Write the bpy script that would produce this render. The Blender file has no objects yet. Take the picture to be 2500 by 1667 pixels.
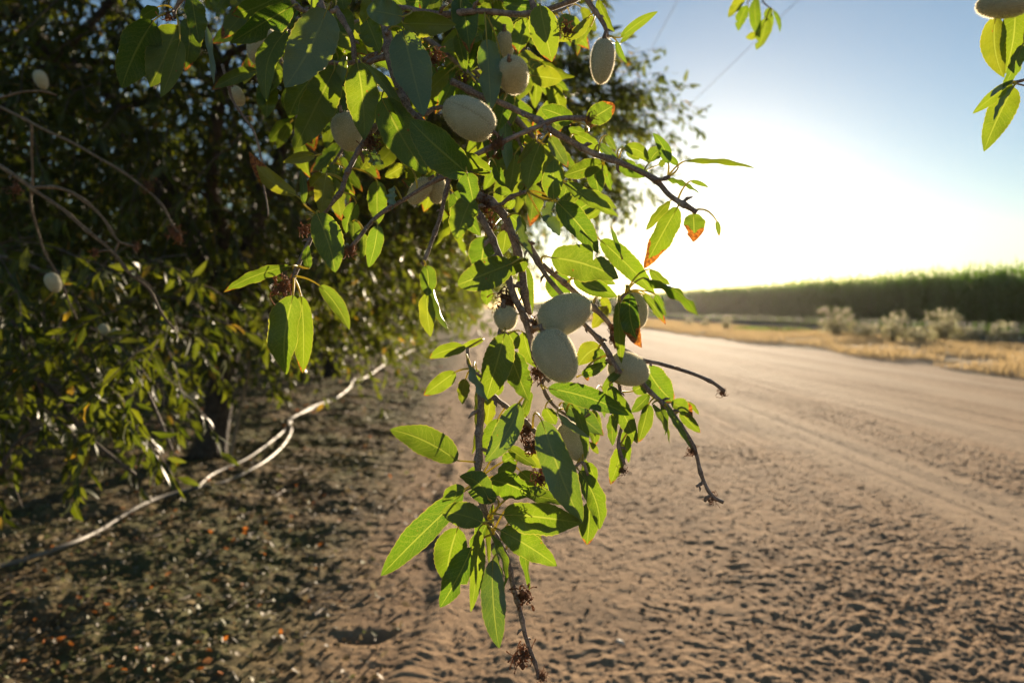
import bpy, math, random
import numpy as np
from mathutils import Vector

# ---------------------------------------------------------------- camera, sky, sun, exposure
SC = bpy.context.scene
W_, H_, F_ = 2500.0, 1667.0, 1666.7          # photograph size and focal length in its pixels (24 mm)
PITCH = math.radians(2.83)
CAM_Z = 1.0
cam_d = bpy.data.cameras.new('camera'); cam = bpy.data.objects.new('camera', cam_d)
SC.collection.objects.link(cam); SC.camera = cam
cam.location = (0, 0, CAM_Z); cam.rotation_euler = (math.pi/2 - PITCH, 0, 0)
cam_d.lens = 24; cam_d.sensor_width = 36; cam_d.clip_start = 0.02; cam_d.clip_end = 5000
cam_d.dof.use_dof = True; cam_d.dof.focus_distance = 0.56; cam_d.dof.aperture_fstop = 6.3
FWD = np.array([0, math.cos(PITCH), -math.sin(PITCH)]); UP = np.array([0, math.sin(PITCH), math.cos(PITCH)])
RIGHT = np.array([1.0, 0, 0]); CAM = np.array([0, 0, CAM_Z])
def ray(px, py): return FWD + RIGHT*((px-W_/2)/F_) - UP*((py-H_/2)/F_)
def P(px, py, d): return CAM + ray(px, py)*d
def G(px, py, z=0.0):
    r = ray(px, py); return CAM + r*((z-CAM_Z)/r[2])
SUN_DIR = ray(1722, 510); SUN_DIR /= np.linalg.norm(SUN_DIR)
SUN_EL = math.asin(SUN_DIR[2]); SUN_AZ = math.atan2(SUN_DIR[0], SUN_DIR[1])
world = bpy.data.worlds.new('World'); SC.world = world; world.use_nodes = True
wt = world.node_tree; wt.nodes.clear()
sky = wt.nodes.new('ShaderNodeTexSky'); sky.sky_type = 'NISHITA'; sky.sun_disc = False
sky.sun_elevation = SUN_EL; sky.sun_rotation = SUN_AZ
sky.air_density = 1.0; sky.dust_density = 0.22; sky.ozone_density = 2.2
bg = wt.nodes.new('ShaderNodeBackground'); bg.inputs['Strength'].default_value = 0.054
wo = wt.nodes.new('ShaderNodeOutputWorld')
wt.links.new(sky.outputs[0], bg.inputs[0]); wt.links.new(bg.outputs[0], wo.inputs[0])
sun_d = bpy.data.lights.new('sun', 'SUN'); sun = bpy.data.objects.new('sun', sun_d); SC.collection.objects.link(sun)
sun_d.energy = 5.0; sun_d.angle = math.radians(0.5); sun_d.color = (1.0, 0.81, 0.58)
sun.rotation_euler = Vector(SUN_DIR).to_track_quat('Z', 'Y').to_euler()
SC.view_settings.view_transform = 'Standard'; SC.view_settings.look = 'None'; SC.view_settings.gamma = 1
SC.view_settings.exposure = 1.47
SC.cycles.max_bounces = 8; SC.cycles.transmission_bounces = 6; SC.cycles.diffuse_bounces = 3; SC.cycles.transparent_max_bounces = 8
SC.cycles.use_denoising = True
SC.cycles.sample_clamp_indirect = 6.0

rnd = random.Random(7); rng = np.random.default_rng(11)
ROW = -0.042                                   # the road and the tree rows run along x = lat + ROW*y
def L2W(lat, y, z=0.0): return np.array([lat+ROW*y, y, z])

# ---------------------------------------------------------------- mesh builder
class MB:
    def __init__(s): s.v=[]; s.q=[]; s.t=[]; s.uv=[]; s.col=[]; s.n=0; s.qm=[]; s.tm=[]
    def add(s, v, q=None, t=None, uv=None, col=None, mat=0):
        v=np.asarray(v,float).reshape(-1,3); k=len(v)
        s.v.append(v)
        s.uv.append(np.zeros((k,2)) if uv is None else np.asarray(uv,float).reshape(-1,2))
        c=np.zeros((k,4))
        if col is not None: c[:]=np.asarray(col,float)
        s.col.append(c)
        if q is not None and len(q): s.q.append(np.asarray(q,int).reshape(-1,4)+s.n); s.qm.append(np.full(len(s.q[-1]),mat))
        if t is not None and len(t): s.t.append(np.asarray(t,int).reshape(-1,3)+s.n); s.tm.append(np.full(len(s.t[-1]),mat))
        s.n+=k
    def mesh(s, name, mats, smooth=True):
        v=np.concatenate(s.v)
        q=np.concatenate(s.q) if s.q else np.zeros((0,4),int); t=np.concatenate(s.t) if s.t else np.zeros((0,3),int)
        me=bpy.data.meshes.new(name)
        nl=q.size+t.size; nf=len(q)+len(t)
        me.vertices.add(len(v)); me.vertices.foreach_set('co', v.ravel().astype(np.float32))
        me.loops.add(nl); me.loops.foreach_set('vertex_index', np.concatenate([q.ravel(),t.ravel()]).astype(np.int32))
        me.polygons.add(nf)
        st=np.concatenate([np.arange(len(q))*4, q.size+np.arange(len(t))*3]).astype(np.int32)
        me.polygons.foreach_set('loop_start', st)
        if not isinstance(mats,(list,tuple)): mats=[mats]
        for m in mats: me.materials.append(m)
        mi=np.concatenate((s.qm if s.qm else [])+(s.tm if s.tm else [])).astype(np.int32)
        me.polygons.foreach_set('material_index', mi)
        me.polygons.foreach_set('use_smooth', np.full(nf, smooth))
        a=me.attributes.new('luv','FLOAT_VECTOR','POINT'); uv=np.concatenate(s.uv)
        a.data.foreach_set('vector', np.hstack([uv,np.zeros((len(uv),1))]).ravel().astype(np.float32))
        a=me.attributes.new('lcol','FLOAT_COLOR','POINT'); a.data.foreach_set('color', np.concatenate(s.col).ravel().astype(np.float32))
        me.update(calc_edges=True); me.validate()
        return me
    def build(s, name, mats, parent=None, smooth=True, origin=None):
        if s.n==0: return None
        if origin is not None:
            for a in s.v: a-=np.asarray(origin)
        o=bpy.data.objects.new(name, s.mesh(name,mats,smooth)); SC.collection.objects.link(o)
        if origin is not None: o.location=tuple(origin)
        if parent is not None:
            o.parent=parent
            o.location=tuple(np.array(o.location)-np.array(parent.location))
        return o
def tag(o, label=None, cat=None, group=None, kind=None):
    if label: o['label']=label
    if cat: o['category']=cat
    if group: o['group']=group
    if kind: o['kind']=kind
    return o
def thing(name, loc, label, cat, group=None):
    o=bpy.data.objects.new(name,None); SC.collection.objects.link(o); o.location=tuple(loc); o.empty_display_size=.1
    return tag(o,label,cat,group)

def nrm(a): return a/(np.linalg.norm(a)+1e-12)
def smooth_path(pts, step):
    pts=np.asarray(pts,float); out=[]
    p=np.vstack([2*pts[0]-pts[1], pts, 2*pts[-1]-pts[-2]])
    for i in range(1,len(p)-2):
        n=max(2,int(np.linalg.norm(p[i+1]-p[i])/step))
        for k in range(n):
            t=k/n; a,b,c,d=p[i-1],p[i],p[i+1],p[i+2]
            out.append(.5*((2*b)+(c-a)*t+(2*a-5*b+4*c-d)*t*t+(3*b-a-3*c+d)*t**3))
    out.append(pts[-1]); return np.array(out)
def tube(mb, pts, rad, sides=6, cap=True, mat=0, col=None, uvmid=False):
    pts=np.asarray(pts,float); n=len(pts); rad=np.broadcast_to(np.asarray(rad,float),(n,))
    tan=np.gradient(pts,axis=0); tan/=np.linalg.norm(tan,axis=1)[:,None]+1e-12
    u=nrm(np.cross(tan[0],[0.3,0.2,1.0] if abs(tan[0][2])<.9 else [1,0,0])); us=[]
    for i in range(n):
        u=nrm(u-tan[i]*np.dot(u,tan[i])); us.append(u)
    us=np.array(us); vs=np.cross(tan,us)
    a=np.arange(sides)*2*math.pi/sides
    ring=pts[:,None]+rad[:,None,None]*(np.cos(a)[None,:,None]*us[:,None]+np.sin(a)[None,:,None]*vs[:,None])
    v=ring.reshape(-1,3); i=np.arange(n-1)[:,None]*sides; j=np.arange(sides)[None]; j2=(j+1)%sides
    q=np.stack([i+j,i+j2,i+sides+j2,i+sides+j],-1).reshape(-1,4)
    t=[]
    if cap:
        v=np.vstack([v,pts[0],pts[-1]]); c0,c1=n*sides,n*sides+1
        for k in range(sides):
            t.append([c0,(k+1)%sides,k]); t.append([c1,(n-1)*sides+k,(n-1)*sides+(k+1)%sides])
    L=np.repeat(np.linspace(0,1,n),sides); uv=np.zeros((len(v),2)); uv[:n*sides,0]=0 if uvmid else L; uv[:,1]=.5
    mb.add(v,q,t,uv,col,mat)

# ---------------------------------------------------------------- value noise
_perm=np.random.default_rng(3).random((256,256))
def vnoise(x,y,s=0):
    x=np.asarray(x)+s*17.13; y=np.asarray(y)+s*7.77
    xi=np.floor(x).astype(int); yi=np.floor(y).astype(int); fx=x-xi; fy=y-yi
    fx=fx*fx*(3-2*fx); fy=fy*fy*(3-2*fy)
    g=lambda a,b:_perm[a&255,b&255]
    return (g(xi,yi)*(1-fx)+g(xi+1,yi)*fx)*(1-fy)+(g(xi,yi+1)*(1-fx)+g(xi+1,yi+1)*fx)*fy-.5
def sst(a,b,x): t=np.clip((x-a)/(b-a),0,1); return t*t*(3-2*t)

# ---------------------------------------------------------------- node helpers
class NT:
    def __init__(s,name):
        s.m=bpy.data.materials.new(name); s.m.use_nodes=True; s.t=s.m.node_tree; s.t.nodes.clear()
        s.out=s.t.nodes.new('ShaderNodeOutputMaterial')
    def n(s,ty,ins=None,**kw):
        nd=s.t.nodes.new('ShaderNode'+ty)
        for k,v in kw.items(): setattr(nd,k,v)
        for k,v in (ins or {}).items():
            if hasattr(v,'is_output'): s.t.links.new(v,nd.inputs[k])
            else: nd.inputs[k].default_value=v
        return nd
    def m_(s,op,a,b=0.0,c=None,clamp=False):
        ins={0:a,1:b}
        if c is not None: ins[2]=c
        return s.n('Math',ins,operation=op,use_clamp=clamp).outputs[0]
    def mix(s,f,a,b,blend='MIX'):
        nd=s.n('Mix',None,data_type='RGBA',blend_type=blend)
        for k,v in ((0,f),(6,a),(7,b)):
            if hasattr(v,'is_output'): s.t.links.new(v,nd.inputs[k])
            else: nd.inputs[k].default_value=(v if k==0 else (tuple(v)+(1,))[:4])
        return nd.outputs[2]
    def step(s,x,a,b):   # smoothstep from a to b
        nd=s.n('MapRange',{0:x,1:a,2:b,3:0.0,4:1.0},interpolation_type='SMOOTHSTEP'); return nd.outputs[0]
    def surf(s,sh): s.t.links.new(sh,s.out.inputs[0]); return s.m
    def noise(s,vec,scale,detail=3,rough=.5): return s.n('TexNoise',{'Vector':vec,'Scale':scale,'Detail':detail,'Roughness':rough}).outputs[0]

def leaf_material():
    T=NT('almond_leaf'); uv=T.n('Attribute',attribute_name='luv'); sp=T.n('SeparateXYZ',{0:uv.outputs['Vector']})
    lc=T.n('Attribute',attribute_name='lcol'); sc=T.n('SeparateColor',{0:lc.outputs['Color']})
    tone,burn,silver=sc.outputs[0],sc.outputs[1],sc.outputs[2]; ra=lc.outputs['Alpha']
    u,v=sp.outputs[0],sp.outputs[1]
    av=T.m_('MULTIPLY',T.m_('ABSOLUTE',T.m_('SUBTRACT',v,.5)),2.0)
    pos=T.n('TexCoord').outputs['Object']
    mid=T.m_('SUBTRACT',1.0,T.step(av,.03,.075))
    wob=T.m_('MULTIPLY',T.m_('SUBTRACT',T.noise(pos,70,3),.5),.20)
    side=T.m_('MULTIPLY',T.m_('GREATER_THAN',v,.5),.45)
    ph=T.m_('ADD',T.m_('ADD',T.m_('MULTIPLY',T.m_('SUBTRACT',T.m_('ADD',u,wob),T.m_('MULTIPLY',T.m_('POWER',av,1.25),.17)),12.0),side),ra)
    fr=T.m_('ABSOLUTE',T.m_('SUBTRACT',T.m_('FRACT',ph),.5))
    sv=T.m_('SUBTRACT',1.0,T.step(fr,.01,.07))
    sv=T.m_('MULTIPLY',sv,T.m_('SUBTRACT',1.0,T.step(av,.72,1.0)))
    cell=T.n('CombineXYZ',{0:T.m_('MULTIPLY',u,46.0),1:T.m_('MULTIPLY',v,17.0),2:T.m_('MULTIPLY',ra,40.0)})
    vo=T.n('TexVoronoi',{'Vector':cell.outputs[0],'Scale':1.0},feature='DISTANCE_TO_EDGE')
    net=T.m_('SUBTRACT',1.0,T.step(vo.outputs['Distance'],.02,.14))
    vein=T.m_('MAXIMUM',T.m_('MAXIMUM',mid,T.m_('MULTIPLY',sv,.62)),T.m_('MULTIPLY',net,.36))
    blot=T.noise(pos,38,4,.6)
    # colours of the blade itself
    g1=T.mix(ra,(.036,.080,.020),(.066,.118,.030)); g1=T.mix(tone,g1,(.20,.19,.018))
    g1=T.mix(T.m_('MULTIPLY',T.step(blot,.45,.75),.35),g1,(.075,.12,.02))
    g1=T.mix(T.m_('MULTIPLY',vein,.55),g1,(.16,.19,.05))
    t1=T.mix(ra,(.068,.175,.004),(.17,.295,.005)); t1=T.mix(tone,t1,(.46,.40,.010))
    t1=T.mix(T.m_('MULTIPLY',T.step(blot,.4,.7),.5),t1,(.07,.15,.003))
    t1=T.mix(T.m_('MULTIPLY',vein,.8),t1,(.40,.46,.05))
    # scorched tips and edges, insect marks
    bt=T.m_('MULTIPLY',T.step(T.m_('ADD',T.m_('ADD',u,T.m_('MULTIPLY',blot,.75)),T.m_('MULTIPLY',av,.22)),T.m_('SUBTRACT',1.50,T.m_('MULTIPLY',burn,.42)),T.m_('SUBTRACT',1.53,T.m_('MULTIPLY',burn,.41))),T.m_('GREATER_THAN',burn,.02))
    spo=T.n('TexVoronoi',{'Vector':T.n('CombineXYZ',{0:T.m_('MULTIPLY',u,4.2),1:T.m_('MULTIPLY',v,2.1),2:T.m_('MULTIPLY',ra,97.0)}).outputs[0],'Scale':1.0})
    spots=T.m_('SUBTRACT',1.0,T.step(spo.outputs['Distance'],.035,.08))
    spots=T.m_('MULTIPLY',spots,T.m_('GREATER_THAN',T.noise(T.n('CombineXYZ',{0:T.m_('MULTIPLY',ra,31.0),1:u}).outputs[0],3.0),.46))
    bt=T.m_('MAXIMUM',bt,spots)
    rim=T.m_('MULTIPLY',T.step(av,.93,1.0),.5)
    g1=T.mix(rim,g1,(.25,.22,.04)); t1=T.mix(rim,t1,(.75,.62,.10))
    bcol=T.step(T.noise(pos,420,3),.35,.65); g1=T.mix(bt,g1,T.mix(bcol,(.10,.04,.012),(.22,.10,.03))); t1=T.mix(bt,t1,T.mix(bcol,(.20,.06,.01),(.55,.20,.025)))
    g1=T.mix(silver,g1,(.17,.25,.20))  # silver tint: pale undersides, and sky sheen put into the blade colour
    bh=T.m_('ADD',T.m_('ADD',T.m_('MULTIPLY',mid,-1.0),T.m_('MULTIPLY',sv,-.6)),T.m_('MULTIPLY',T.noise(cell.outputs[0],.6,3),.8))
    bump=T.n('Bump',{'Strength':.35,'Distance':.0006,'Height':bh})
    pr=T.n('BsdfPrincipled',{'Base Color':g1,'Roughness':T.m_('ADD',.36,T.m_('MULTIPLY',blot,.22)),'Specular IOR Level':.5,'Normal':bump.outputs[0]})
    tr=T.n('BsdfTranslucent',{'Color':t1,'Normal':bump.outputs[0]})
    mx=T.n('MixShader',{0:T.m_('SUBTRACT',.46,T.m_('MULTIPLY',silver,.25)),1:pr.outputs[0],2:tr.outputs[0]})
    return T.surf(mx.outputs[0])
def crown_leaf_material(name,dark=1.0,yel=0.0):
    T=NT(name); lc=T.n('Attribute',attribute_name='lcol'); ra=lc.outputs['Alpha']
    uv=T.n('Attribute',attribute_name='luv'); v=T.n('SeparateXYZ',{0:uv.outputs['Vector']}).outputs[1]
    mid=T.m_('SUBTRACT',1.0,T.step(T.m_('ABSOLUTE',T.m_('SUBTRACT',v,.5)),.02,.09))
    g=T.mix(ra,(.024*dark,.036*dark,.008*dark),(.062*dark,.078*dark,.02*dark)); g=T.mix(T.step(ra,.965,.985),g,(.22,.15,.03))
    g=T.mix(T.m_('MULTIPLY',mid,.5),g,(.18,.2,.05))
    t=T.mix(ra,(.075,.11,.003),(.19,.21,.006)); t=T.mix(T.step(ra,.965,.985),t,(.5,.3,.02)); t=T.mix(T.m_('MULTIPLY',mid,.5),t,(.3,.34,.06))
    pr=T.n('BsdfPrincipled',{'Base Color':g,'Roughness':.47,'Specular IOR Level':.42})
    tr=T.n('BsdfTranslucent',{'Color':t})
    return T.surf(T.n('MixShader',{0:.42,1:pr.outputs[0],2:tr.outputs[0]}).outputs[0])
def bark_material(name,c1,c2,scale=400,bd=.0006):
    T=NT(name); pos=T.n('TexCoord').outputs['Object']
    nz=T.noise(pos,scale,5,.65); n2=T.noise(pos,scale*.15,3)
    col=T.mix(T.step(nz,.35,.7),c1,c2); col=T.mix(T.m_('MULTIPLY',T.step(n2,.5,.7),.5),col,tuple(x*1.7 for x in c2))
    bump=T.n('Bump',{'Strength':.9,'Distance':bd,'Height':nz})
    pr=T.n('BsdfPrincipled',{'Base Color':col,'Roughness':.72,'Specular IOR Level':.35,'Normal':bump.outputs[0]})
    return T.surf(pr.outputs[0])
def plain(name,col,rough=.6,var=.25,scale=60,sheen=0,transl=None,spec=.5,bump=0):
    T=NT(name); pos=T.n('TexCoord').outputs['Object']; nz=T.noise(pos,scale,4)
    c=T.mix(nz,tuple(x*(1-var) for x in col),tuple(min(1,x*(1+var)) for x in col))
    ins={'Base Color':c,'Roughness':rough,'Specular IOR Level':spec}
    if sheen: ins['Sheen Weight']=sheen
    if bump: ins['Normal']=T.n('Bump',{'Strength':.6,'Distance':bump,'Height':nz}).outputs[0]
    pr=T.n('BsdfPrincipled',ins)
    if transl:
        tr=T.n('BsdfTranslucent',{'Color':tuple(transl)+(1,)})
        return T.surf(T.n('MixShader',{0:.5,1:pr.outputs[0],2:tr.outputs[0]}).outputs[0])
    return T.surf(pr.outputs[0])
def fruit_material():
    T=NT('almond_hull'); pos=T.n('TexCoord').outputs['Object']
    fz=T.noise(pos,2600,3,.8); bl=T.noise(pos,70,4,.6)
    c=T.mix(T.step(bl,.35,.7),(.46,.44,.29),(.61,.57,.40)); c=T.mix(T.step(fz,.4,.65),(.38,.36,.24),c)
    vo=T.n('TexVoronoi',{'Vector':pos,'Scale':95.0}); sp=T.m_('MULTIPLY',T.m_('SUBTRACT',1.0,T.step(vo.outputs['Distance'],.05,.11)),T.m_('GREATER_THAN',T.noise(pos,60,1),.6))
    c=T.mix(sp,c,(.06,.035,.02))
    uvv=T.n('SeparateXYZ',{0:T.n('Attribute',attribute_name='luv').outputs['Vector']})
    c=T.mix(T.m_('MULTIPLY',T.m_('SUBTRACT',1.0,T.step(T.m_('ABSOLUTE',T.m_('SUBTRACT',uvv.outputs[1],.5)),.0,.018)),.35),c,(.16,.13,.075))
    bump=T.n('Bump',{'Strength':.5,'Distance':.0004,'Height':fz})
    pr=T.n('BsdfPrincipled',{'Base Color':c,'Roughness':.85,'Specular IOR Level':.2,'Sheen Weight':.45,'Sheen Roughness':.4,'Sheen Tint':(1,.97,.85,1),'Normal':bump.outputs[0]})
    return T.surf(pr.outputs[0])
def fuzz_material():
    T=NT('hull_fuzz')
    a=T.n('BsdfDiffuse',{'Color':(.75,.70,.54,1)}); b=T.n('BsdfTranslucent',{'Color':(.95,.88,.68,1)})
    return T.surf(T.n('MixShader',{0:.6,1:a.outputs[0],2:b.outputs[0]}).outputs[0])
M_LEAF=leaf_material()
M_CROWN=crown_leaf_material('orchard_leaf')
M_TWIG=bark_material('twig_bark',(.13,.085,.062),(.34,.25,.20),700,.0005)
M_TWIGDRY=bark_material('bare_twig_bark',(.11,.072,.043),(.25,.175,.105),700,.0005)
M_TRUNK=bark_material('trunk_bark',(.035,.026,.020),(.09,.070,.055),22,.02)
M_FRUIT=fruit_material(); M_FUZZ=fuzz_material()
M_DRY=plain('dried_bloom',(.22,.12,.07),.8,.5,500,transl=(.45,.25,.12))
M_STALKY=plain('petiole',(.46,.42,.09),.45,.25,200,transl=(.75,.62,.12))

# ---------------------------------------------------------------- foreground leaf
def leaf_mesh(mb,B,T,width,roll=0.0,bend=None,curl=0.0,fold=.18,tone=0.,burn=0.,silver=0.,attach=None,rs=None,round_=0.0,notch=0,prad=.0007):
    rs=rs or rnd; nu,hv=26,4
    B=np.asarray(B,float); T=np.asarray(T,float); a=T-B; L=np.linalg.norm(a); a/=L
    view=nrm((B+T)/2-CAM); s=nrm(np.cross(a,view)); n=np.cross(s,a)
    if np.dot(n,view)>0: n=-n
    c,sn=math.cos(roll),math.sin(roll); s2=s*c+n*sn; n2=n*c-s*sn
    t=np.linspace(0,1,nu+1); e1=.58-.10*round_; e2=.90-.30*round_
    prof=(t**e1)*((1-t)**e2); prof/=prof.max()
    prof=np.maximum(prof,0.0)
    wl=prof.copy(); wr=prof.copy()
    ser=.024*np.where(np.arange(nu+1)%2,1,-1)*(t>.05)*(t<.97)
    wl*=1+ser; wr*=1-ser
    asy=rs.uniform(-.07,.07); wl*=1+asy; wr*=1-asy
    for k in range(notch):
        c0=rs.uniform(.35,.85); ww=rs.uniform(.03,.07); dp=rs.uniform(.25,.6); m=1-dp*np.exp(-((t-c0)/ww)**2)
        if rs.random()<.5: wl*=m
        else: wr*=m
    mid=B+np.outer(t,a)*L
    if bend is not None: mid=mid+np.outer(4*t*(1-t),bend)
    mid=mid+np.outer(np.sin(math.pi*t**1.1)*curl*L,n2)-np.outer((t**3)*abs(curl)*L*.8,n2)
    tanv=np.gradient(mid,axis=0); tanv/=np.linalg.norm(tanv,axis=1)[:,None]
    ph=rs.uniform(0,6.28); fq=rs.uniform(2.0,4.0); amp=rs.uniform(.03,.11)
    twist=rs.uniform(-.35,.35)
    vs=[];uv=[]
    for j in range(-hv,hv+1):
        f=j/hv; wv=(wl if j<0 else wr)*abs(f)*width/2
        th=twist*(t-.5)
        sd=np.cos(th)[:,None]*s2+np.sin(th)[:,None]*n2; nd=np.cos(th)[:,None]*n2-np.sin(th)[:,None]*s2
        sd=sd-tanv*np.sum(sd*tanv,1)[:,None]
        z=abs(f)*fold*wv*1.0+ (f*f)*amp*width*np.sin(fq*math.pi*t*2+ph+(1.7 if j<0 else 0))*prof
        vs.append(mid+np.sign(f)*wv[:,None]*sd*math.cos(fold)+z[:,None]*nd)
        uv.append(np.stack([t,np.full_like(t,.5+f/2)],1))
    nv=2*hv+1; V=np.stack(vs,1).reshape(-1,3); U=np.stack(uv,1).reshape(-1,2)
    i=np.arange(nu)[:,None]*nv; j=np.arange(nv-1)[None]
    q=np.stack([i+j,i+j+1,i+nv+j+1,i+nv+j],-1).reshape(-1,4)
    col=(tone,burn,silver,rs.random())
    mb.add(V,q,None,U,col)
    # petiole, running on as the raised midrib
    pts=[]
    if attach is not None:
        A=np.asarray(attach,float); d=np.linalg.norm(B-A)
        c1=A+(B-A)*.4+np.array([0,0,1])*d*.10; 
        for k in np.linspace(0,1,6): pts.append((1-k)**2*A+2*k*(1-k)*(c1*.6+(B-a*d*.4)*.4)+k*k*B)
        pts=pts[:-1]
    n0=len(pts); rib=mid[:4]
    pts=np.array(list(pts)+list(rib)); r=np.concatenate([np.full(n0,prad)*np.linspace(1.35,1,n0) if n0 else np.zeros(0),np.linspace(prad*.85,.00015,len(rib))])
    tube(mb,pts,r,6,True,1,(min(1,tone+.45),0,0,.6),True)

# ---------------------------------------------------------------- twigs
def twig_path(pix,depth,d2=None,step=.006,wob=.0008,rs=None):
    d2=depth if d2 is None else d2; n=len(pix)
    w=np.array([P(x,y,depth+(d2-depth)*i/(n-1)) for i,(x,y) in enumerate(pix)])
    sp=smooth_path(w,step); m=len(sp)
    t=np.arange(m)
    sp[:,0]+=wob*np.sin(t*.9+pix[0][0]); sp[:,1]+=wob*np.cos(t*.7+pix[0][1]); sp[:,2]+=wob*np.sin(t*.5+1)
    return sp
def twig_mesh(mb,path,r0,r1,knob=.35,rs=None,sides=9):
    rs=rs or rnd; n=len(path); fine=smooth_path(path,np.linalg.norm(path[1]-path[0])/3+1e-5) if n>2 else path
    n=len(fine); r=np.linspace(r0,r1,n)
    r*=1+.10*np.array([vnoise(i*.35,r0*9999) for i in range(n)])*2
    i=rs.randint(4,12)
    while i<n-3:
        w=rs.uniform(.8,1.8); k=np.arange(n); r*=1+knob*np.exp(-((k-i)/w)**2); i+=rs.randint(7,20)
    tube(mb,fine,r,sides)
    # buds and spurs
    i=rs.randint(5,14)
    while i<n-2:
        p=fine[i]; t=nrm(fine[min(i+1,n-1)]-fine[i-1]); o=nrm(np.cross(t,[rs.gauss(0,1) for _ in range(3)])); rr=r[i]
        ln=rs.uniform(1.3,3.2)*min(rr,.0028)
        q=[p,p+o*(rr+ln*.5)+t*ln*.3,p+o*(rr+ln)+t*ln*.8]
        tube(mb,q,[rr*.5,rr*.62,rr*.15],6); i+=rs.randint(5,17)
def dried_cluster(parent,c,size,rs,name='dried_flower',n=26):
    mb=MB(); c=np.asarray(c)
    for k in range(n):
        d=nrm(np.array([rs.gauss(0,1) for _ in range(3)])); e=nrm(np.array([rs.gauss(0,1) for _ in range(3)]))
        l=size*rs.uniform(.25,.85); h_=np.cross(d,e); c_=c+np.array([rs.gauss(0,.28),rs.gauss(0,.1),rs.gauss(0,.35)])*size; pts=[c_+d*l*x*.8+e*l*.5*math.sin(x*4.5)+h_*l*.4*(1-math.cos(x*3.5)) for x in (0,.25,.5,.75,1)]
        w_=min(size,.012); tube(mb,pts,[w_*.06,w_*.05,w_*.035,w_*.03,w_*.06],4)
    for k in range(4):
        d=np.array([rs.gauss(0,1) for _ in range(3)])*size*.22
        tube(mb,[c+d-[0,0,size*.25],c+d,c+d+[0,0,size*.2]],[size*.08,size*.22,size*.06],6)
    return mb.build(name,M_DRY,parent)

def fruit(parent,px,py,depth,a,b,ang,tilt=0.0,fz=1.0,label=None,rs=None,stem=True):
    rs=rs or rnd; C=P(px,py,depth); sc=depth/F_; La=a*sc/max(.5,math.cos(tilt)); Rb=b*sc
    rad=math.radians(ang); v=nrm(C-CAM); r_=nrm(np.cross(v,UP)); u_=np.cross(r_,v)
    ax=r_*math.cos(rad)-u_*math.sin(rad); X=nrm(ax*math.cos(tilt)+v*math.sin(tilt)); Y=nrm(np.cross(X,v)); Z=np.cross(X,Y)
    nt,na=26,36; mb=MB(); t=np.linspace(0,math.pi,nt+1); ph=np.arange(na)*2*math.pi/na
    rr=np.sin(t)**.86*(1-.10*np.cos(math.pi-t)); rr/=rr.max()
    x=-np.cos(t)*La; x=x+np.where(t>2.85,(t-2.85)*La*.18,0)
    rr=np.where(t>2.7,rr*.93,rr)
    sut=rs.choice([.10,.22,.62,.85,.92,1.3]); g=1-.04*np.exp(-((ph-math.pi*sut)/.16)**2)+.02*np.cos(2*ph+1)
    s0=rs.random()*50; lump=1+.035*vnoise(np.outer(t*1.6,np.ones(na)),np.outer(np.ones(nt+1),np.abs(ph-math.pi)*1.3),s0)*2
    R=np.outer(rr*Rb,g)*lump
    V=C+x[:,None,None]*X+R[...,None]*(np.cos(ph)[None,:,None]*Y+.86*np.sin(ph)[None,:,None]*Z)
    V=V.reshape(-1,3); i=np.arange(nt)[:,None]*na; j=np.arange(na)[None]; j2=(j+1)%na
    q=np.stack([i+j,i+na+j,i+na+j2,i+j2],-1).reshape(-1,4)
    U=np.stack([np.repeat(t/math.pi,na),np.tile((ph/(2*math.pi)+.5-sut/2)%1.0,nt+1)],1)
    mb.add(V-C,q,None,U)
    if fz:
        n=int(9000*fz); tt=np.arccos(rng.uniform(-.995,.995,n)); pp=rng.uniform(0,6.283,n)
        ti=np.interp(tt,t,rr)*Rb; ps=-np.cos(tt)*La
        dirn=np.cos(pp)[:,None]*Y+.86*np.sin(pp)[:,None]*Z
        p0=ps[:,None]*X+ti[:,None]*dirn*.985
        nn=dirn*np.sin(tt)[:,None]/Rb*La*.8-np.cos(tt)[:,None]*X; nn/=np.linalg.norm(nn,axis=1)[:,None]
        nn+=rng.normal(0,.28,(n,3)); s_=np.cross(nn,rng.normal(0,1,(n,3))); s_/=np.linalg.norm(s_,axis=1)[:,None]
        l=rng.uniform(.0006,.0016,n)[:,None]; w=.00010
        tri=np.stack([p0-s_*w,p0+s_*w,p0+nn*l],1).reshape(-1,3)
        mb.add(tri,None,np.arange(3*n).reshape(-1,3),mat=1)
    o=mb.build('almond_fruit',[M_FRUIT,M_FUZZ],None); o.location=tuple(C-np.array(parent.location)); o.parent=parent
    if label: o['label']=label
    if stem:
        sb=MB(); b0=-X*La; tube(sb,[b0-X*.006+Y*.001,b0-X*.003,b0+X*.0015],[.0016,.0013,.0028],8)
        s=sb.build('fruit_stem',M_TWIG,None); s.parent=o
    return C-X*La

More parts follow.
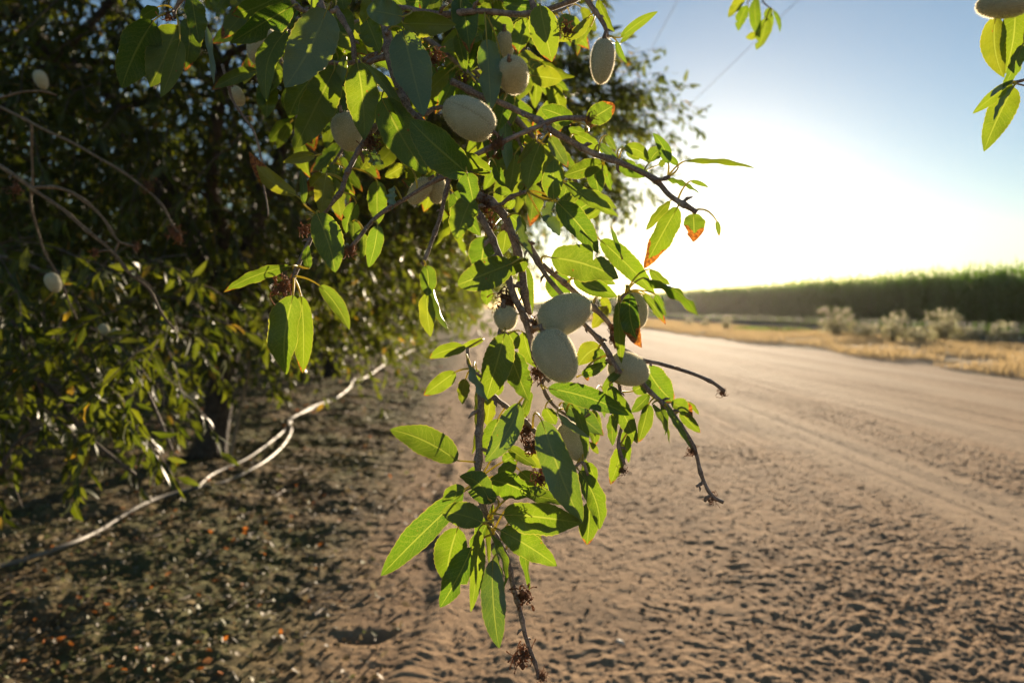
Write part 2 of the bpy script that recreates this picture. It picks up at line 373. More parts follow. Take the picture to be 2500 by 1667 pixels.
# ---------------------------------------------------------------- data read off the photograph
# leaf: base x,y, tip x,y, width, bend, dz(cm), kind   (photograph pixels)
LEAVES=[
(984,74,1035,284,94,0,-3,'s'),(984,58,1112,61,60,0,-2,'t'),(984,41,893,23,60,0,-6,'sr'),(1125,-5,1148,125,66,0,0,''),
(1117,84,1137,180,34,0,3,''),(1196,38,1150,180,22,0,1,''),(1188,95,1200,268,62,0,-1,'ns'),(1288,46,1262,135,48,0,0,''),
(1318,13,1348,148,70,0,-2,''),(1206,38,1254,86,40,0,3,'r'),(1438,42,1360,100,26,-14,2,'t'),(1460,0,1500,80,24,6,1,''),
(1300,185,1373,195,50,0,6,'tn'),(1242,227,1216,318,44,0,6,''),(931,240,1045,425,92,0,-3,''),(1146,428,997,293,92,0,-4,''),
(1436,295,1502,255,52,0,0,'r'),(1398,300,1321,268,46,8,4,'r'),
(714,15,562,107,64,0,-1,'n'),(690,-15,567,40,60,0,2,''),(798,23,696,212,108,-8,-4,'s'),(700,75,647,242,54,14,0,''),
(627,172,515,220,34,8,0,'o'),(655,200,650,285,52,0,6,''),(816,171,722,362,84,0,-2,''),(762,190,705,290,62,6,3,''),
(872,153,889,344,80,-6,-2,''),(883,153,988,310,26,-24,-4,''),(842,135,811,246,24,0,-2,'s'),(895,48,928,130,56,0,2,'n'),
(845,212,810,314,38,0,2,''),(855,240,830,292,42,0,4,''),(515,-20,530,35,22,0,3,'o'),(765,-25,768,20,30,0,3,''),
(830,-25,840,25,52,0,4,''),(805,25,862,85,60,0,5,''),(715,290,660,350,40,8,10,''),
(1319,351,1288,465,58,6,1,''),(1309,339,1263,400,18,0,3,'t'),(1342,334,1388,408,32,0,0,'s'),(1352,487,1352,387,52,0,-3,''),
(1470,400,1378,430,42,0,3,'r'),(1449,408,1463,475,44,0,4,''),(1378,448,1513,526,36,-4,-2,''),(1455,485,1400,520,48,0,3,'r'),
(1359,493,1462,618,60,-5,-2,''),(1402,328,1472,374,28,-6,1,''),(1464,352,1513,392,20,0,0,'s'),(1480,331,1504,368,18,0,2,'s'),
(1523,363,1585,400,34,-14,1,''),(1587,396,1622,365,36,-6,2,'n'),(1632,400,1594,324,30,8,0,''),(1671,394,1843,411,13,-9,0,''),
(1627,436,1707,474,12,-6,0,''),(1686,442,1730,458,11,-2,0,''),(1508,405,1588,428,40,0,2,'n'),(1655,505,1573,658,54,4,-1,'b'),
(1692,522,1694,590,50,0,2,'nb'),(1750,540,1756,577,12,0,3,''),(1475,402,1482,430,10,0,2,''),(1515,92,1608,27,24,-3,1,''),
(1505,100,1532,155,15,5,1,''),
(1140,424,1155,497,54,0,-5,'r'),(1150,485,1114,582,64,0,-3,'r'),(1210,400,1232,458,26,0,5,''),(1208,470,1252,480,22,-8,4,''),
(1240,510,1258,488,18,0,4,''),(1185,577,1172,668,74,0,5,''),(1250,643,1117,696,76,0,-6,'r'),(1190,700,1188,745,30,0,3,''),
(1243,524,1285,566,38,0,4,''),(1268,525,1300,622,22,6,-1,'S'),(1355,494,1325,540,28,0,-1,'S'),(1322,530,1367,576,30,0,-1,'S'),
(1345,629,1511,680,86,-10,-5,'n'),(1400,680,1508,724,46,0,0,''),(1465,586,1602,718,54,-6,-1,''),(1572,678,1702,779,26,-13,0,''),
(1569,718,1626,793,20,-3,0,'o'),(1600,718,1625,772,18,0,0,'n'),(1515,620,1491,550,12,0,0,''),(1284,650,1300,768,40,8,4,''),
(1350,668,1378,742,64,0,5,''),(1510,735,1520,890,30,6,-3,''),(1540,716,1567,850,50,14,-4,'b'),(1482,749,1446,802,34,0,2,'Y'),
(1470,725,1490,765,22,0,3,'t'),(1233,812,1186,979,74,0,-4,''),(1240,810,1264,852,42,0,2,''),(1243,858,1292,978,62,0,-1,'n'),
(1465,845,1412,892,50,6,3,'t'),(1462,850,1460,912,32,0,2,''),(1420,915,1485,885,28,0,1,''),(1428,903,1436,930,14,0,1,'b'),
(1577,893,1645,980,66,6,2,'r'),(1138,850,1048,877,34,10,0,''),(1145,888,1190,983,20,-5,-6,'S'),(1137,925,1130,987,30,5,3,'t'),
(1112,908,1034,966,42,0,0,''),
(1117,1124,951,1045,72,6,0,''),(1162,950,1155,1110,24,-6,4,'t'),(1197,970,1188,1038,36,0,3,'t'),(1216,1022,1183,1112,44,0,1,''),
(1270,984,1183,1128,64,-8,-3,'s'),(1337,948,1537,1014,56,-10,-5,''),(1322,1025,1420,1283,82,0,-6,'s'),(1331,995,1357,1037,36,0,0,''),
(1374,982,1474,1063,50,0,1,'s'),(1395,985,1428,1122,26,-12,-2,''),(1362,1010,1440,1070,16,0,-1,'S'),(1448,1000,1452,1090,36,0,4,'o'),
(1219,1160,1264,1128,36,-4,0,''),(1195,1170,1297,1215,66,-4,-2,''),(1192,1217,1122,1160,50,12,-5,'r'),(1178,1275,1078,1250,62,6,-7,'r'),
(1229,1257,1420,1283,78,-14,-4,''),(1270,1150,1337,1212,62,0,2,''),(1132,1200,916,1408,66,-12,-2,''),(1135,1193,1078,1225,32,5,-3,''),
(1118,1288,1090,1422,80,5,0,''),(1152,1335,1073,1483,64,-5,-3,'n'),(1168,1292,1147,1498,36,-4,-4,''),(1222,1295,1360,1382,64,-5,-3,''),
(1203,1365,1222,1588,60,10,-2,'s'),(1198,1304,1236,1441,18,-5,-5,''),(1278,1292,1325,1315,32,0,3,''),(1440,1225,1434,1331,50,0,2,'o'),
(1413,1148,1466,1295,52,-12,-1,''),(1210,1320,1227,1408,15,0,0,'S'),
(1488,941,1555,1085,46,-5,-2,''),(1495,1010,1497,1088,26,0,0,''),(1584,986,1559,1080,34,0,1,''),(1585,963,1540,1005,30,0,2,''),
(1545,955,1590,930,38,0,1,'r'),(1593,986,1641,1083,14,3,0,''),(1612,986,1625,1065,12,-4,1,''),(1638,983,1692,1020,38,-4,1,'bn'),
(1660,1005,1710,1057,28,0,0,'o'),(1628,989,1686,1100,16,3,-1,'s'),(1523,1088,1489,1183,36,0,0,''),(1525,1050,1535,1130,24,0,2,''),
(1431,1129,1452,1182,30,-4,1,''),(1490,930,1478,965,26,0,2,''),(1520,905,1470,950,20,4,2,''),
(724,478,608,370,42,-16,-4,'bY'),(741,498,733,409,19,4,-1,''),(790,424,747,468,34,0,-1,'bY'),(796,429,784,520,46,0,-1,'Y'),
(770,380,691,397,27,3,-1,'Y'),(773,521,818,664,72,-6,-3,''),(755,655,755,598,24,-6,0,''),(709,650,545,717,30,14,-1,'o'),
(780,697,853,805,36,-8,0,''),(716,720,692,916,76,0,-1,''),(735,722,738,913,50,-6,1,''),(921,442,924,547,48,0,1,''),
(922,550,899,653,40,-5,0,''),(870,495,845,570,38,5,3,'n'),(862,540,862,588,32,0,2,''),(885,570,880,632,26,-5,3,''),
(905,380,880,415,28,0,3,'t'),(962,455,956,512,20,-3,-1,'S'),(1040,648,1042,722,42,-5,-1,'r'),(1042,715,1050,822,40,4,0,'t'),
(1056,697,1088,808,20,-6,0,'S'),(815,400,818,440,30,0,2,''),(910,362,935,402,30,0,0,'S'),(985,405,940,432,34,0,3,'t'),
]
TWIGS=[ # pixels, depth, depth2, r0,r1 (px radius at .56 m)
([(905,-60),(935,40),(955,150),(975,220),(1000,268),(1040,310),(1085,370),(1125,435),(1168,478)],.60,.57,11,9),
([(1168,478),(1200,500),(1235,535),(1258,590),(1268,640),(1280,700),(1290,770)],.57,.57,10,7),
([(1147,478),(1160,505),(1180,545),(1218,615),(1235,670),(1250,716),(1278,767),(1292,820),(1312,880),(1342,932)],.56,.55,7.5,6.5),
([(1430,291),(1359,293),(1308,309),(1216,352),(1142,393),(1117,425),(1094,424),(994,483),(900,548),(852,608)],.56,.55,5.5,4),
([(1100,200),(1160,228),(1211,245),(1275,275),(1320,300),(1345,320),(1400,345),(1450,375),(1530,405),(1600,440),(1640,478),(1700,520)],.60,.57,7.5,5.5),
([(935,300),(905,320),(885,350),(860,400),(839,440),(829,470),(793,523),(758,580),(730,643),(716,684)],.60,.56,6.5,4.5),
([(1040,310),(1065,370),(1097,429),(1079,503),(1069,554),(1053,592),(1030,643)],.59,.57,5.5,4),
([(1258,580),(1290,600),(1330,650),(1390,700),(1440,745),(1475,780),(1493,805),(1508,848)],.585,.58,6.5,5.5),
([(1235,560),(1280,600),(1350,690),(1390,745),(1426,790),(1465,831),(1490,871),(1518,910)],.57,.54,5,5),
([(1508,848),(1545,868),(1574,881),(1610,885),(1692,912),(1740,935),(1766,957)],.57,.57,4.5,3.8),
([(1508,848),(1550,905),(1587,954),(1647,1015),(1689,1088),(1721,1174),(1737,1209),(1764,1226)],.57,.57,6,4),
([(1721,1174),(1712,1181),(1700,1187)],.57,.57,4,3),([(1737,1209),(1728,1216),(1721,1224)],.57,.57,4,3.2),
([(1250,716),(1232,790),(1205,880),(1176,974),(1170,1050),(1172,1100),(1166,1145),(1175,1210),(1198,1288)],.575,.56,8,7),
([(1176,940),(1193,961),(1252,1002),(1308,1053),(1350,1110),(1395,1150)],.57,.58,6,3.5),
([(1198,1288),(1215,1320),(1235,1360),(1252,1420),(1262,1460),(1269,1498),(1284,1550),(1300,1600),(1314,1655)],.56,.56,6,4.2),
([(1505,900),(1515,950),(1514,1000),(1517,1037),(1512,1080),(1523,1134)],.57,.57,4,3.6),
([(955,20),(1050,33),(1150,30),(1283,33),(1360,15),(1430,-10)],.61,.60,8,5.5),
([(1425,-15),(1445,20),(1474,61),(1486,92)],.58,.58,6,4.5),
([(1200,505),(1224,500),(1245,482),(1293,464)],.56,.55,4.5,4),
([(820,20),(857,89),(870,153),(934,140),(964,137)],.60,.60,6,6),
([(960,110),(900,140),(860,152),(800,150),(740,120),(690,60)],.63,.62,6,4),
([(545,160),(562,230),(597,286),(627,340),(638,398),(654,530)],.75,.75,4,2),
([(1292,820),(1310,800),(1340,792)],.56,.56,8,7),
([(1000,285),(1040,280),(1085,262),(1160,320)],.60,.60,5,4.5),
([(1312,880),(1330,960),(1400,1020),(1440,1010)],.58,.58,4,3),
([(1508,848),(1500,800),(1512,740),(1530,712)],.57,.57,4,3),
([(1140,850),(1145,870),(1150,900),(1190,930)],.575,.575,3.5,3),
([(700,-40),(730,20),(790,30),(830,22)],.60,.60,6,5),
([(1290,-30),(1300,10),(1310,40),(1290,48)],.60,.60,6,5),
([(1640,478),(1655,500),(1672,508)],.57,.57,3.5,3),([(1600,440),(1618,440),(1632,432)],.57,.57,4,4),
([(1117,425),(1150,424),(1196,418)],.565,.565,4,3),
([(1395,1150),(1420,1130),(1436,1160)],.58,.58,3,3),
]
FRUITS=[ # x,y,depth,a,b,angle of stem->tip (deg, y down), tilt, fuzz, label
(1145,288,.56,66,47,208,.1,1.3,'large fuzzy almond hull lying on its side beneath the broad leaves'),
(1471,150,.57,51,28,95,.0,.8,'slender almond hull hanging alone against the sky'),
(1253,186,.60,36,38,75,.9,.7,'round almond hull seen end on near the top'),
(1234,112,.64,32,20,85,.0,.5,None),(638,112,.66,44,33,110,.2,.5,None),(850,322,.64,46,38,70,.1,.5,None),
(579,235,.80,23,16,60,.2,.3,None),(1024,467,.62,36,22,130,.1,.6,None),(1067,465,.63,31,21,95,.1,.6,None),
(1378,767,.54,66,48,335,-.15,1.4,'upper of the two big paired almond hulls'),
(1357,869,.525,68,49,62,.1,1.4,'lower of the two big paired almond hulls'),
(1235,777,.55,27,27,80,.3,.8,'small round almond hull under the dried blossom'),
(1545,757,.60,47,36,75,.1,.5,None),(1536,902,.565,44,40,20,.7,1.0,'round almond hull behind the tip of a twig'),
(1400,1078,.60,50,32,62,.1,.8,None),(770,170,.70,30,22,80,.1,.3,None),
]
CLUSTERS=[(1215,352,.55,.008),(1385,72,.59,.009),(1130,195,.62,.008),(1062,140,.60,.009),(905,348,.58,.010),(690,702,.56,.012),
(1238,735,.565,.013),(1222,758,.57,.010),(1298,1085,.58,.012),(1285,1050,.58,.010),(1320,1168,.57,.010),(1277,1452,.56,.012),(1275,1602,.56,.012),(1440,292,.56,.006),
(1186,500,.565,.009),(1195,548,.57,.009),(854,612,.55,.007),(745,560,.57,.007),(1308,790,.55,.007),(1330,905,.55,.008),(1520,1148,.57,.005),
(1764,958,.57,.005),(1690,1100,.57,.006),(1738,1215,.57,.006),(1322,1650,.56,.006),(1310,910,.55,.008),(1505,830,.57,.008),(1500,800,.57,.006)]

def place_branch(root,leaves,twigs,dd,tw_idx=None,nmax=100,mat=None,maxpet=75,petr=.0007,shade=0):
    rs=random.Random(5); nodes=[];dep=[]
    for (pix,d1,d2,r0,r1) in twigs:
        path=twig_path(pix,d1,d2); mb=MB(); twig_mesh(mb,path,r0*1.15*dd/F_,r1*1.15*dd/F_,rs=rs)
        mb.build('twig',mat or M_TWIG,root)
        n=len(pix)
        for i in range(n-1):
            for k in range(8):
                f=k/8; nodes.append((pix[i][0]*(1-f)+pix[i+1][0]*f,pix[i][1]*(1-f)+pix[i+1][1]*f)); dep.append(d1+(d2-d1)*(i+f)/(n-1))
    nodes=np.array(nodes); dep=np.array(dep); lv=[]; back=[]; py_=lambda y: y>560
    for (bx,by,tx,ty,w,bend,dz,kind) in leaves:
        dist=np.hypot(nodes[:,0]-bx,nodes[:,1]-by); k=int(np.argmin(dist)); d=dep[k]+dz*.0115+rs.uniform(-.012,.012)
        far=dist[k]
        lp=math.hypot(tx-bx,ty-by); L=lp*d/F_
        tz=rs.uniform(-.28,.28)*L
        if 'S' in kind or w<lp*.16: roll=rs.choice([-1,1])*rs.uniform(.9,1.15)
        else: roll=rs.uniform(-.55,.55)
        B=P(bx,by,d); T=P(tx,ty,d+tz); wid=w*d/F_/max(.42,math.cos(roll))*1.02
        px_=np.array([-(ty-by),tx-bx])/lp*bend
        bv=P((bx+tx)/2+px_[0],(by+ty)/2+px_[1],d)-P((bx+tx)/2,(by+ty)/2,d)
        A=P(nodes[k][0],nodes[k][1],dep[k]) if far<maxpet else P(bx-(tx-bx)*.2,by-(ty-by)*.2,d)
        tone=.7 if 'Y' in kind else (.45 if 't' in kind else rs.uniform(0,.22))
        burn=.85 if 'b' in kind else (.3 if 'o' in kind else (.0 if rs.random()<.85 else .2))
        mb=MB()
        leaf_mesh(mb,B,T,wid,roll,bv,rs.uniform(-.09,.09),rs.uniform(.10,.35),tone,burn,
            1.0 if 'S' in kind else (.5 if 's' in kind else 0),A,rs,.8 if 'r' in kind else rs.uniform(0,.35),1 if 'n' in kind else 0,prad=petr)
        lv.append((lp*w,mb,kind))
        if shade and bx>1130 and lp*w>1500 and rs.random()<(shade if by<1050 else .75):
            off=SUN_DIR*rs.uniform(.025,.06)+np.array([rs.gauss(0,.004),0,rs.gauss(0,.004)]); dd_=np.array([rs.gauss(0,.3),rs.gauss(0,.3),rs.gauss(-.2,.3)])*L*.5
            back.append((B+off,B+off+(T-B)*rs.uniform(.5,.8)+dd_*.4,wid*rs.uniform(.5,.75),A))  # extra leaf added on the sunward side to cast shade on this one
    lv.sort(key=lambda e:-e[0])
    rest=MB()
    for (B,T,wid,A) in back:
        leaf_mesh(rest,B,T,wid,rs.uniform(-.9,.9),None,rs.uniform(-.1,.1),rs.uniform(.1,.35),rs.uniform(0,.3),0,0,A,rs,rs.uniform(0,.4),0,prad=petr)
    for i,(ar,mb,kind) in enumerate(lv):
        if i<nmax-1:
            o=mb.build('leaf',[M_LEAF,M_STALKY],root)
            if 'Y' in kind: o['label']='yellowing leaf'
            elif 'b' in kind: o['label']='leaf with a scorched orange tip'
            elif 'S' in kind: o['label']='silvery leaf seen almost edge on'
        else:
            base=0
            for j in range(len(mb.v)):
                pass
            qs=iter(mb.q); off=rest.n
            rest.v+=mb.v; rest.uv+=mb.uv; rest.col+=mb.col
            rest.q+=[a+off for a in mb.q]; rest.t+=[a+off for a in mb.t]; rest.qm+=mb.qm; rest.tm+=mb.tm; rest.n+=mb.n
    return rest

main=thing('almond_branch',P(930,-120,.6),'leafy almond branch hanging down the middle in front of the road, with fuzzy green hulls','branch','almond branches hanging in front')
rest=place_branch(main,LEAVES,TWIGS,.56,nmax=100,shade=.5)
for f in FRUITS:
    fruit(main,*f[:8],label=f[8])
rs=random.Random(9)
for (x,y,d,s) in CLUSTERS: dried_cluster(main,P(x,y,d),s,rs,n=44)
# deeper shoots of the same branch: twigs with leaves 0.15-0.5 m behind the front ones
DEEP=[([(560,-60),(640,60),(700,180),(730,300)],.85,.8),([(700,-60),(800,40),(880,140),(960,240),(1010,330)],.8,.78),
([(900,-60),(1000,60),(1100,140),(1200,240),(1260,330),(1290,430)],.78,.74),([(1050,-60),(1150,60),(1260,110),(1330,190),(1380,240)],.8,.8),
([(1150,-60),(1250,20),(1350,30),(1400,10)],.85,.85),([(600,0),(700,40),(820,60),(900,50),(1000,40)],.9,.85),
([(1200,240),(1300,330),(1380,400),(1420,470)],.75,.74),([(1010,330),(1080,420),(1120,520)],.78,.76),([(780,0),(840,200),(850,330),(800,420)],.85,.8),
([(1100,140),(1180,200),(1220,330),(1240,420)],.82,.8)]
for (pix,d1,d2) in DEEP:
    path=twig_path(pix,d1,d2,step=.012); mb=MB(); twig_mesh(mb,path,.0035,.0018,rs=rs,sides=6); mb.build('twig',M_TWIG,main)
    seg=smooth_path(np.array(pix,float),14)
    for (x,y) in seg:
        for rep in range(1 if rs.random()<.5 else 2):
            if rs.random()<.22: continue
            d=d1+(d2-d1)*.5+rs.uniform(-.05,.07); an=rs.gauss(math.pi/2,.7); L=rs.uniform(70,120)*.8/d; st=rs.uniform(8,22)
            bx,by=x+math.cos(an)*st+rs.uniform(-14,14),y+math.sin(an)*st; tx,ty=bx+math.cos(an)*L,by+math.sin(an)*L
            if tx>1420 and by>60: continue
            leaf_mesh(rest,P(bx,by,d),P(tx,ty,d+rs.uniform(-.03,.03)),L*d/F_*rs.uniform(.34,.48),rs.uniform(-1,1),None,rs.uniform(-.1,.1),rs.uniform(.1,.35),
                rs.uniform(0,.4),0 if rs.random()<.7 else .4,0,P(x,y,d),rs,rs.uniform(0,.5),0)
o=rest.build('leaves',[M_LEAF,M_STALKY],main); o['kind']='stuff'

# smaller hanging pieces of the tree overhead
C_L=[(375,51,298,217,84,6,-1,''),(434,61,365,209,76,0,0,''),(439,97,393,237,44,-5,-1,''),(462,46,455,172,54,0,1,''),
(467,-10,487,107,48,0,-3,''),(384,18,342,46,30,0,2,''),(497,50,530,205,14,-10,1,'S')]
b2=thing('almond_branch',P(440,-60,.62),'dark cluster of drooping almond leaves at the upper left, in shade','branch','almond branches hanging in front')
C_T=[([(470,-60),(445,-10),(425,25),(432,40)],.62,.62,5,4),([(432,-20),(470,20),(497,45)],.62,.63,3,2)]
r_=place_branch(b2,C_L,C_T,.6)
dried_cluster(b2,P(412,38,.62),.008,rs)
K_L=[(2431,41,2450,187,54,14,1,'t'),(2479,25,2458,178,60,0,0,''),(2496,110,2448,222,28,0,-1,''),(2472,204,2377,277,32,4,0,'n'),
(2475,212,2402,371,60,4,1,''),(2475,210,2421,292,12,-6,-1,'S'),(2472,200,2418,237,13,3,-1,'S')]
b3=thing('almond_branch',P(2560,-60,.5),'almond sprig with one pinkish hull and bitten leaves at the right edge against the sky','branch','almond branches hanging in front')
place_branch(b3,K_L,[([(2580,-60),(2530,0),(2505,90),(2520,180),(2475,204)],.5,.5,4,3),([(2560,250),(2515,215),(2475,204)],.5,.5,2,1.6)],.5)
fruit(b3,2450,10,.5,56,32,190,.1,1.2,'almond hull with a bright furry rim at the top right corner')
L_L=[(1815,-10,1778,41,26,0,0,'t'),(1826,14,1802,76,28,6,0,'n'),(1843,-5,1852,92,28,0,1,''),(1870,45,1846,122,36,-4,0,'n'),
(1848,85,1820,92,18,0,0,'t'),(1880,20,1868,60,20,0,1,''),(1888,26,1903,80,11,-5,0,''),(1884,34,1885,68,9,0,0,'')]
b4=thing('almond_branch',P(1850,-80,1.25),'small tattered sprig of leaves hanging from the top edge in front of the blue sky','branch','almond branches hanging in front')
place_branch(b4,L_L,[([(1850,-80),(1858,-20),(1868,10),(1882,22)],1.2,1.2,1.6,1.1),([(1858,-20),(1835,-4),(1822,8)],1.2,1.2,1.2,1)],1.2)
# bare twigs on the left
b5=thing('bare_branch',P(-60,370,1.0),'long bare knobbly almond branch forking downwards across the dark left side','branch')
for (pix,d1,d2,r0,r1) in [([(-60,370),(0,406),(83,461),(178,534),(274,614),(322,671),(360,706),(392,760),(427,802)],.95,1.0,5.5,2.6),
    ([(83,459),(147,461),(198,483),(255,537),(293,591),(335,604)],.96,.98,4.5,2.6),([(293,591),(286,606),(278,617)],.98,.98,3,2.5),
    ([(274,614),(252,614),(230,618)],.98,.98,2.5,2),([(322,604),(330,612),(336,620)],.98,.98,2,2)]:
    mb=MB(); twig_mesh(mb,twig_path(pix,d1,d2,step=.01,wob=.0012),r0*1.05/F_*.97,r1*1.1/F_*.97,rs=rs); mb.build('twig',M_TWIGDRY,b5)
for (x,y,s) in [(232,618,.009),(40,460,.014),(334,602,.008)]: dried_cluster(b5,P(x,y,.97),s,rs)
b6=thing('bare_branch',P(-60,235,1.2),'thin bare twig with two rusty dried blossoms above the longer bare branch','branch')
for (pix,d1,d2,r0,r1) in [([(-60,230),(0,262),(76,298),(163,344),(268,400),(344,451),(389,496),(424,553),(437,568)],1.15,1.15,4,2.2),
    ([(-60,250),(0,240),(50,225),(105,222),(140,232)],1.15,1.2,3.2,2),([(76,298),(78,400),(78,505),(95,578),(137,665),(188,780)],1.2,1.3,3.2,2)]:
    mb=MB(); twig_mesh(mb,twig_path(pix,d1,d2,step=.012,wob=.0012),r0*1.0/F_*1.15,r1*1.25/F_*1.15,rs=rs); mb.build('twig',M_TWIGDRY,b6)
for (x,y,s) in [(362,456,.016),(428,572,.018)]: dried_cluster(b6,P(x,y,1.15),s,rs,n=40)

# ---------------------------------------------------------------- orchard trees
def leaf_batch(mb,base,dirv,nrmv,L,W,ra):
    """many simple folded leaves at once: 8 vertices each"""
    n=len(base); s=np.cross(dirv,nrmv); s/=np.linalg.norm(s,axis=1)[:,None]+1e-9; nn=np.cross(s,dirv)
    L=L[:,None]; W=W[:,None]; cv=rng.uniform(-.15,.22,n)[:,None]*L
    p=lambda f,w,z: base+dirv*L*f+s*W*w+nn*z
    V=np.stack([base,p(.33,0,cv*.7),p(.33,-.5,cv*.7+W*.13),p(.33,.5,cv*.7+W*.13),p(.7,0,cv*.6),p(.7,-.36,cv*.6+W*.09),p(.7,.36,cv*.6+W*.09),p(1,0,-cv*.3)],1)
    U=np.tile(np.array([[0,.5],[.33,.5],[.33,0],[.33,1],[.7,.5],[.7,0],[.7,1],[1,.5]]),(n,1))
    k=np.arange(n)[:,None,None]*8
    q=(np.array([[2,5,4,1],[1,4,6,3]])[None]+k).reshape(-1,4)
    t=(np.array([[0,2,1],[0,1,3],[5,7,4],[4,7,6]])[None]+k).reshape(-1,3)
    col=np.zeros((n*8,4)); col[:,3]=np.repeat(ra,8)
    mb.v.append(V.reshape(-1,3)); mb.uv.append(U); mb.col.append(col)
    mb.q.append(q+mb.n); mb.qm.append(np.zeros(len(q),int)); mb.t.append(t+mb.n); mb.tm.append(np.zeros(len(t),int)); mb.n+=n*8
def shoots(leafmb,twmb,starts,dirs,length,per,lsz=(.055,.10),droop=.55,rsd=rng,rad=.0035):
    n=len(starts); K=6
    dirs=dirs/(np.linalg.norm(dirs,axis=1)[:,None]+1e-9)
    ln=length*rsd.uniform(.6,1.25,n); P_=[starts]; d=dirs.copy(); p=starts.copy()
    for k in range(K):
        d=d+np.array([0,0,-droop/K])+rsd.normal(0,.10,(n,3)); d/=np.linalg.norm(d,axis=1)[:,None]
        p=p+d*(ln/K)[:,None]; P_.append(p.copy())
    P_=np.stack(P_,1)
    if twmb is not None:
        for i in range(n):
            tube(twmb,P_[i],np.linspace(rad,rad*.4,K+1),3,False)
    t=rsd.uniform(.08,1.0,(n,per))*K; i0=np.minimum(t.astype(int),K-1); f=(t-i0)[...,None]
    ii=np.arange(n)[:,None]; b=P_[ii,i0]*(1-f)+P_[ii,i0+1]*f; td=P_[ii,i0+1]-P_[ii,i0]
    b=b.reshape(-1,3); td=td.reshape(-1,3); td/=np.linalg.norm(td,axis=1)[:,None]+1e-9
    m=len(b); dv=td*.5+rsd.normal(0,.55,(m,3))+np.array([0,0,-.55]); dv/=np.linalg.norm(dv,axis=1)[:,None]
    nv=rsd.normal(0,1,(m,3))+np.array([0,0,.6])
    L=rsd.uniform(lsz[0],lsz[1],m); leaf_batch(leafmb,b+dv*.012,dv,nv,L,L*rsd.uniform(.26,.38,m),rsd.random(m))
    return P_
def limb(mb,a,b,r0,r1,sag=.1,seed=0,n=9):
    r=np.random.default_rng(seed); a=np.array(a,float); b=np.array(b,float); t=np.linspace(0,1,n)[:,None]
    p=a*(1-t)+b*t; L=np.linalg.norm(b-a); p=p+np.sin(t*math.pi)*np.array([0,0,sag*L])+r.normal(0,.018*L,(n,3))*np.sin(t*math.pi)
    tube(mb,p,np.linspace(r0,r1,n),8); return p
def make_tree(seed,ellipsoids,nsh,per,trunk_r=.11,keep=None,lsz=(.055,.10),length=.6,split=.75,hfork=.9,lean=0.0):
    """returns (trunk MB, crown MB, twig MB) about the origin at the trunk base"""
    r=np.random.default_rng(seed); tb,cb,wb=MB(),MB(),MB()
    z=np.linspace(0,hfork,9); pts=np.stack([lean*z+.04*np.sin(z*2.2+seed)-.04*math.sin(seed),.03*np.cos(z*1.7),z],1)
    tube(tb,pts,trunk_r*np.array([1.45,1.15,1.02,.98,.95,.95,1.0,1.05,.85]),14)
    top=pts[-1]; tips=[]
    for k in range(5):
        an=k*2*math.pi/5+r.uniform(-.4,.4); c=np.array(ellipsoids[0][0]); R=np.array(ellipsoids[0][1])
        e=c+R*np.array([math.cos(an)*.62,math.sin(an)*.62,r.uniform(-.1,.5)])
        p=limb(tb,top+[0,0,-.04],e,trunk_r*.55,.025,.10,seed*31+k); 
        for j in range(5):
            i=r.integers(3,9); d=r.normal(0,1,3); d[2]=r.uniform(-.5,.9); d=d/np.linalg.norm(d)
            p2=limb(tb,p[i],np.clip(p[i]+d*r.uniform(.7,1.5),c-R*1.05,c+R*1.05),.025,.008,.08,seed*77+k*9+j); tips.append(p2)
    tot=sum(np.prod(R)**(2/3) for _,R,*_ in ellipsoids)
    for E in ellipsoids:
        c,R=np.array(E[0]),np.array(E[1]); wgt=E[2] if len(E)>2 else 1.0
        n=int(nsh*wgt*np.prod(R)**(2/3)/tot); u=r.normal(0,1,(n*3,3)); u/=np.linalg.norm(u,axis=1)[:,None]
        rad=np.where(r.random(n*3)<split,r.uniform(.72,1.0,n*3),r.uniform(.25,.8,n*3))
        lump=1+.22*vnoise(u[:,0]*2.6+seed,u[:,1]*2.6+u[:,2]*1.9,seed)*2
        p=c+u*R*(rad*lump)[:,None]
        cl=vnoise(p[:,0]*1.7+p[:,2]*.9,p[:,1]*1.7-p[:,2]*1.1,seed+3)
        ok=(cl>-.22)&(p[:,2]>.55)
        if keep is not None: ok&=keep(p)
        p=p[ok][:n]; u=u[ok][:n]
        d=u*np.array([1,1,.4])+r.normal(0,.35,p.shape)
        shoots(cb,wb,p,d,length,per,lsz,rsd=r)
    return tb,cb,wb
M_TW2=bark_material('shoot_bark',(.07,.05,.036),(.15,.11,.085),60,.002)
def tree_obj(name,loc,parts,label,group):
    root=thing(name,loc,label,'tree',group)
    for nm,mesh in parts:
        o=bpy.data.objects.new(nm,mesh); SC.collection.objects.link(o); o.parent=root
    return root
def near_keep(org):
    def f(p):
        w=p+org; d=np.linalg.norm(w-CAM,axis=1); y=np.maximum(w[:,1],.05)
        px=W_/2+w[:,0]/y*F_; py=751-(w[:,2]-CAM_Z)/y*F_
        return (d>1.55)&~((px>1000)&(py>870)&(y<12))&~((px>620)&(py>960))&~((px>455)&(px<680)&(py>840))&~((px>1330)&(py<130+(px-1330)*.5))&~((px>1480)&(py>330+(px-1480)*-.2)&(d<9)&(p[:,0]>0))
    return f
GT='almond trees along the edge of the road'
o1=L2W(-1.82,4.42)
t1=make_tree(1,[((-.2,.1,2.75),(2.45,2.3,2.15)),((1.95,1.0,2.35),(1.05,1.1,.62),.95)],5400,20,.088,near_keep(o1),(.045,.085),hfork=1.0,length=.55,lean=.22)
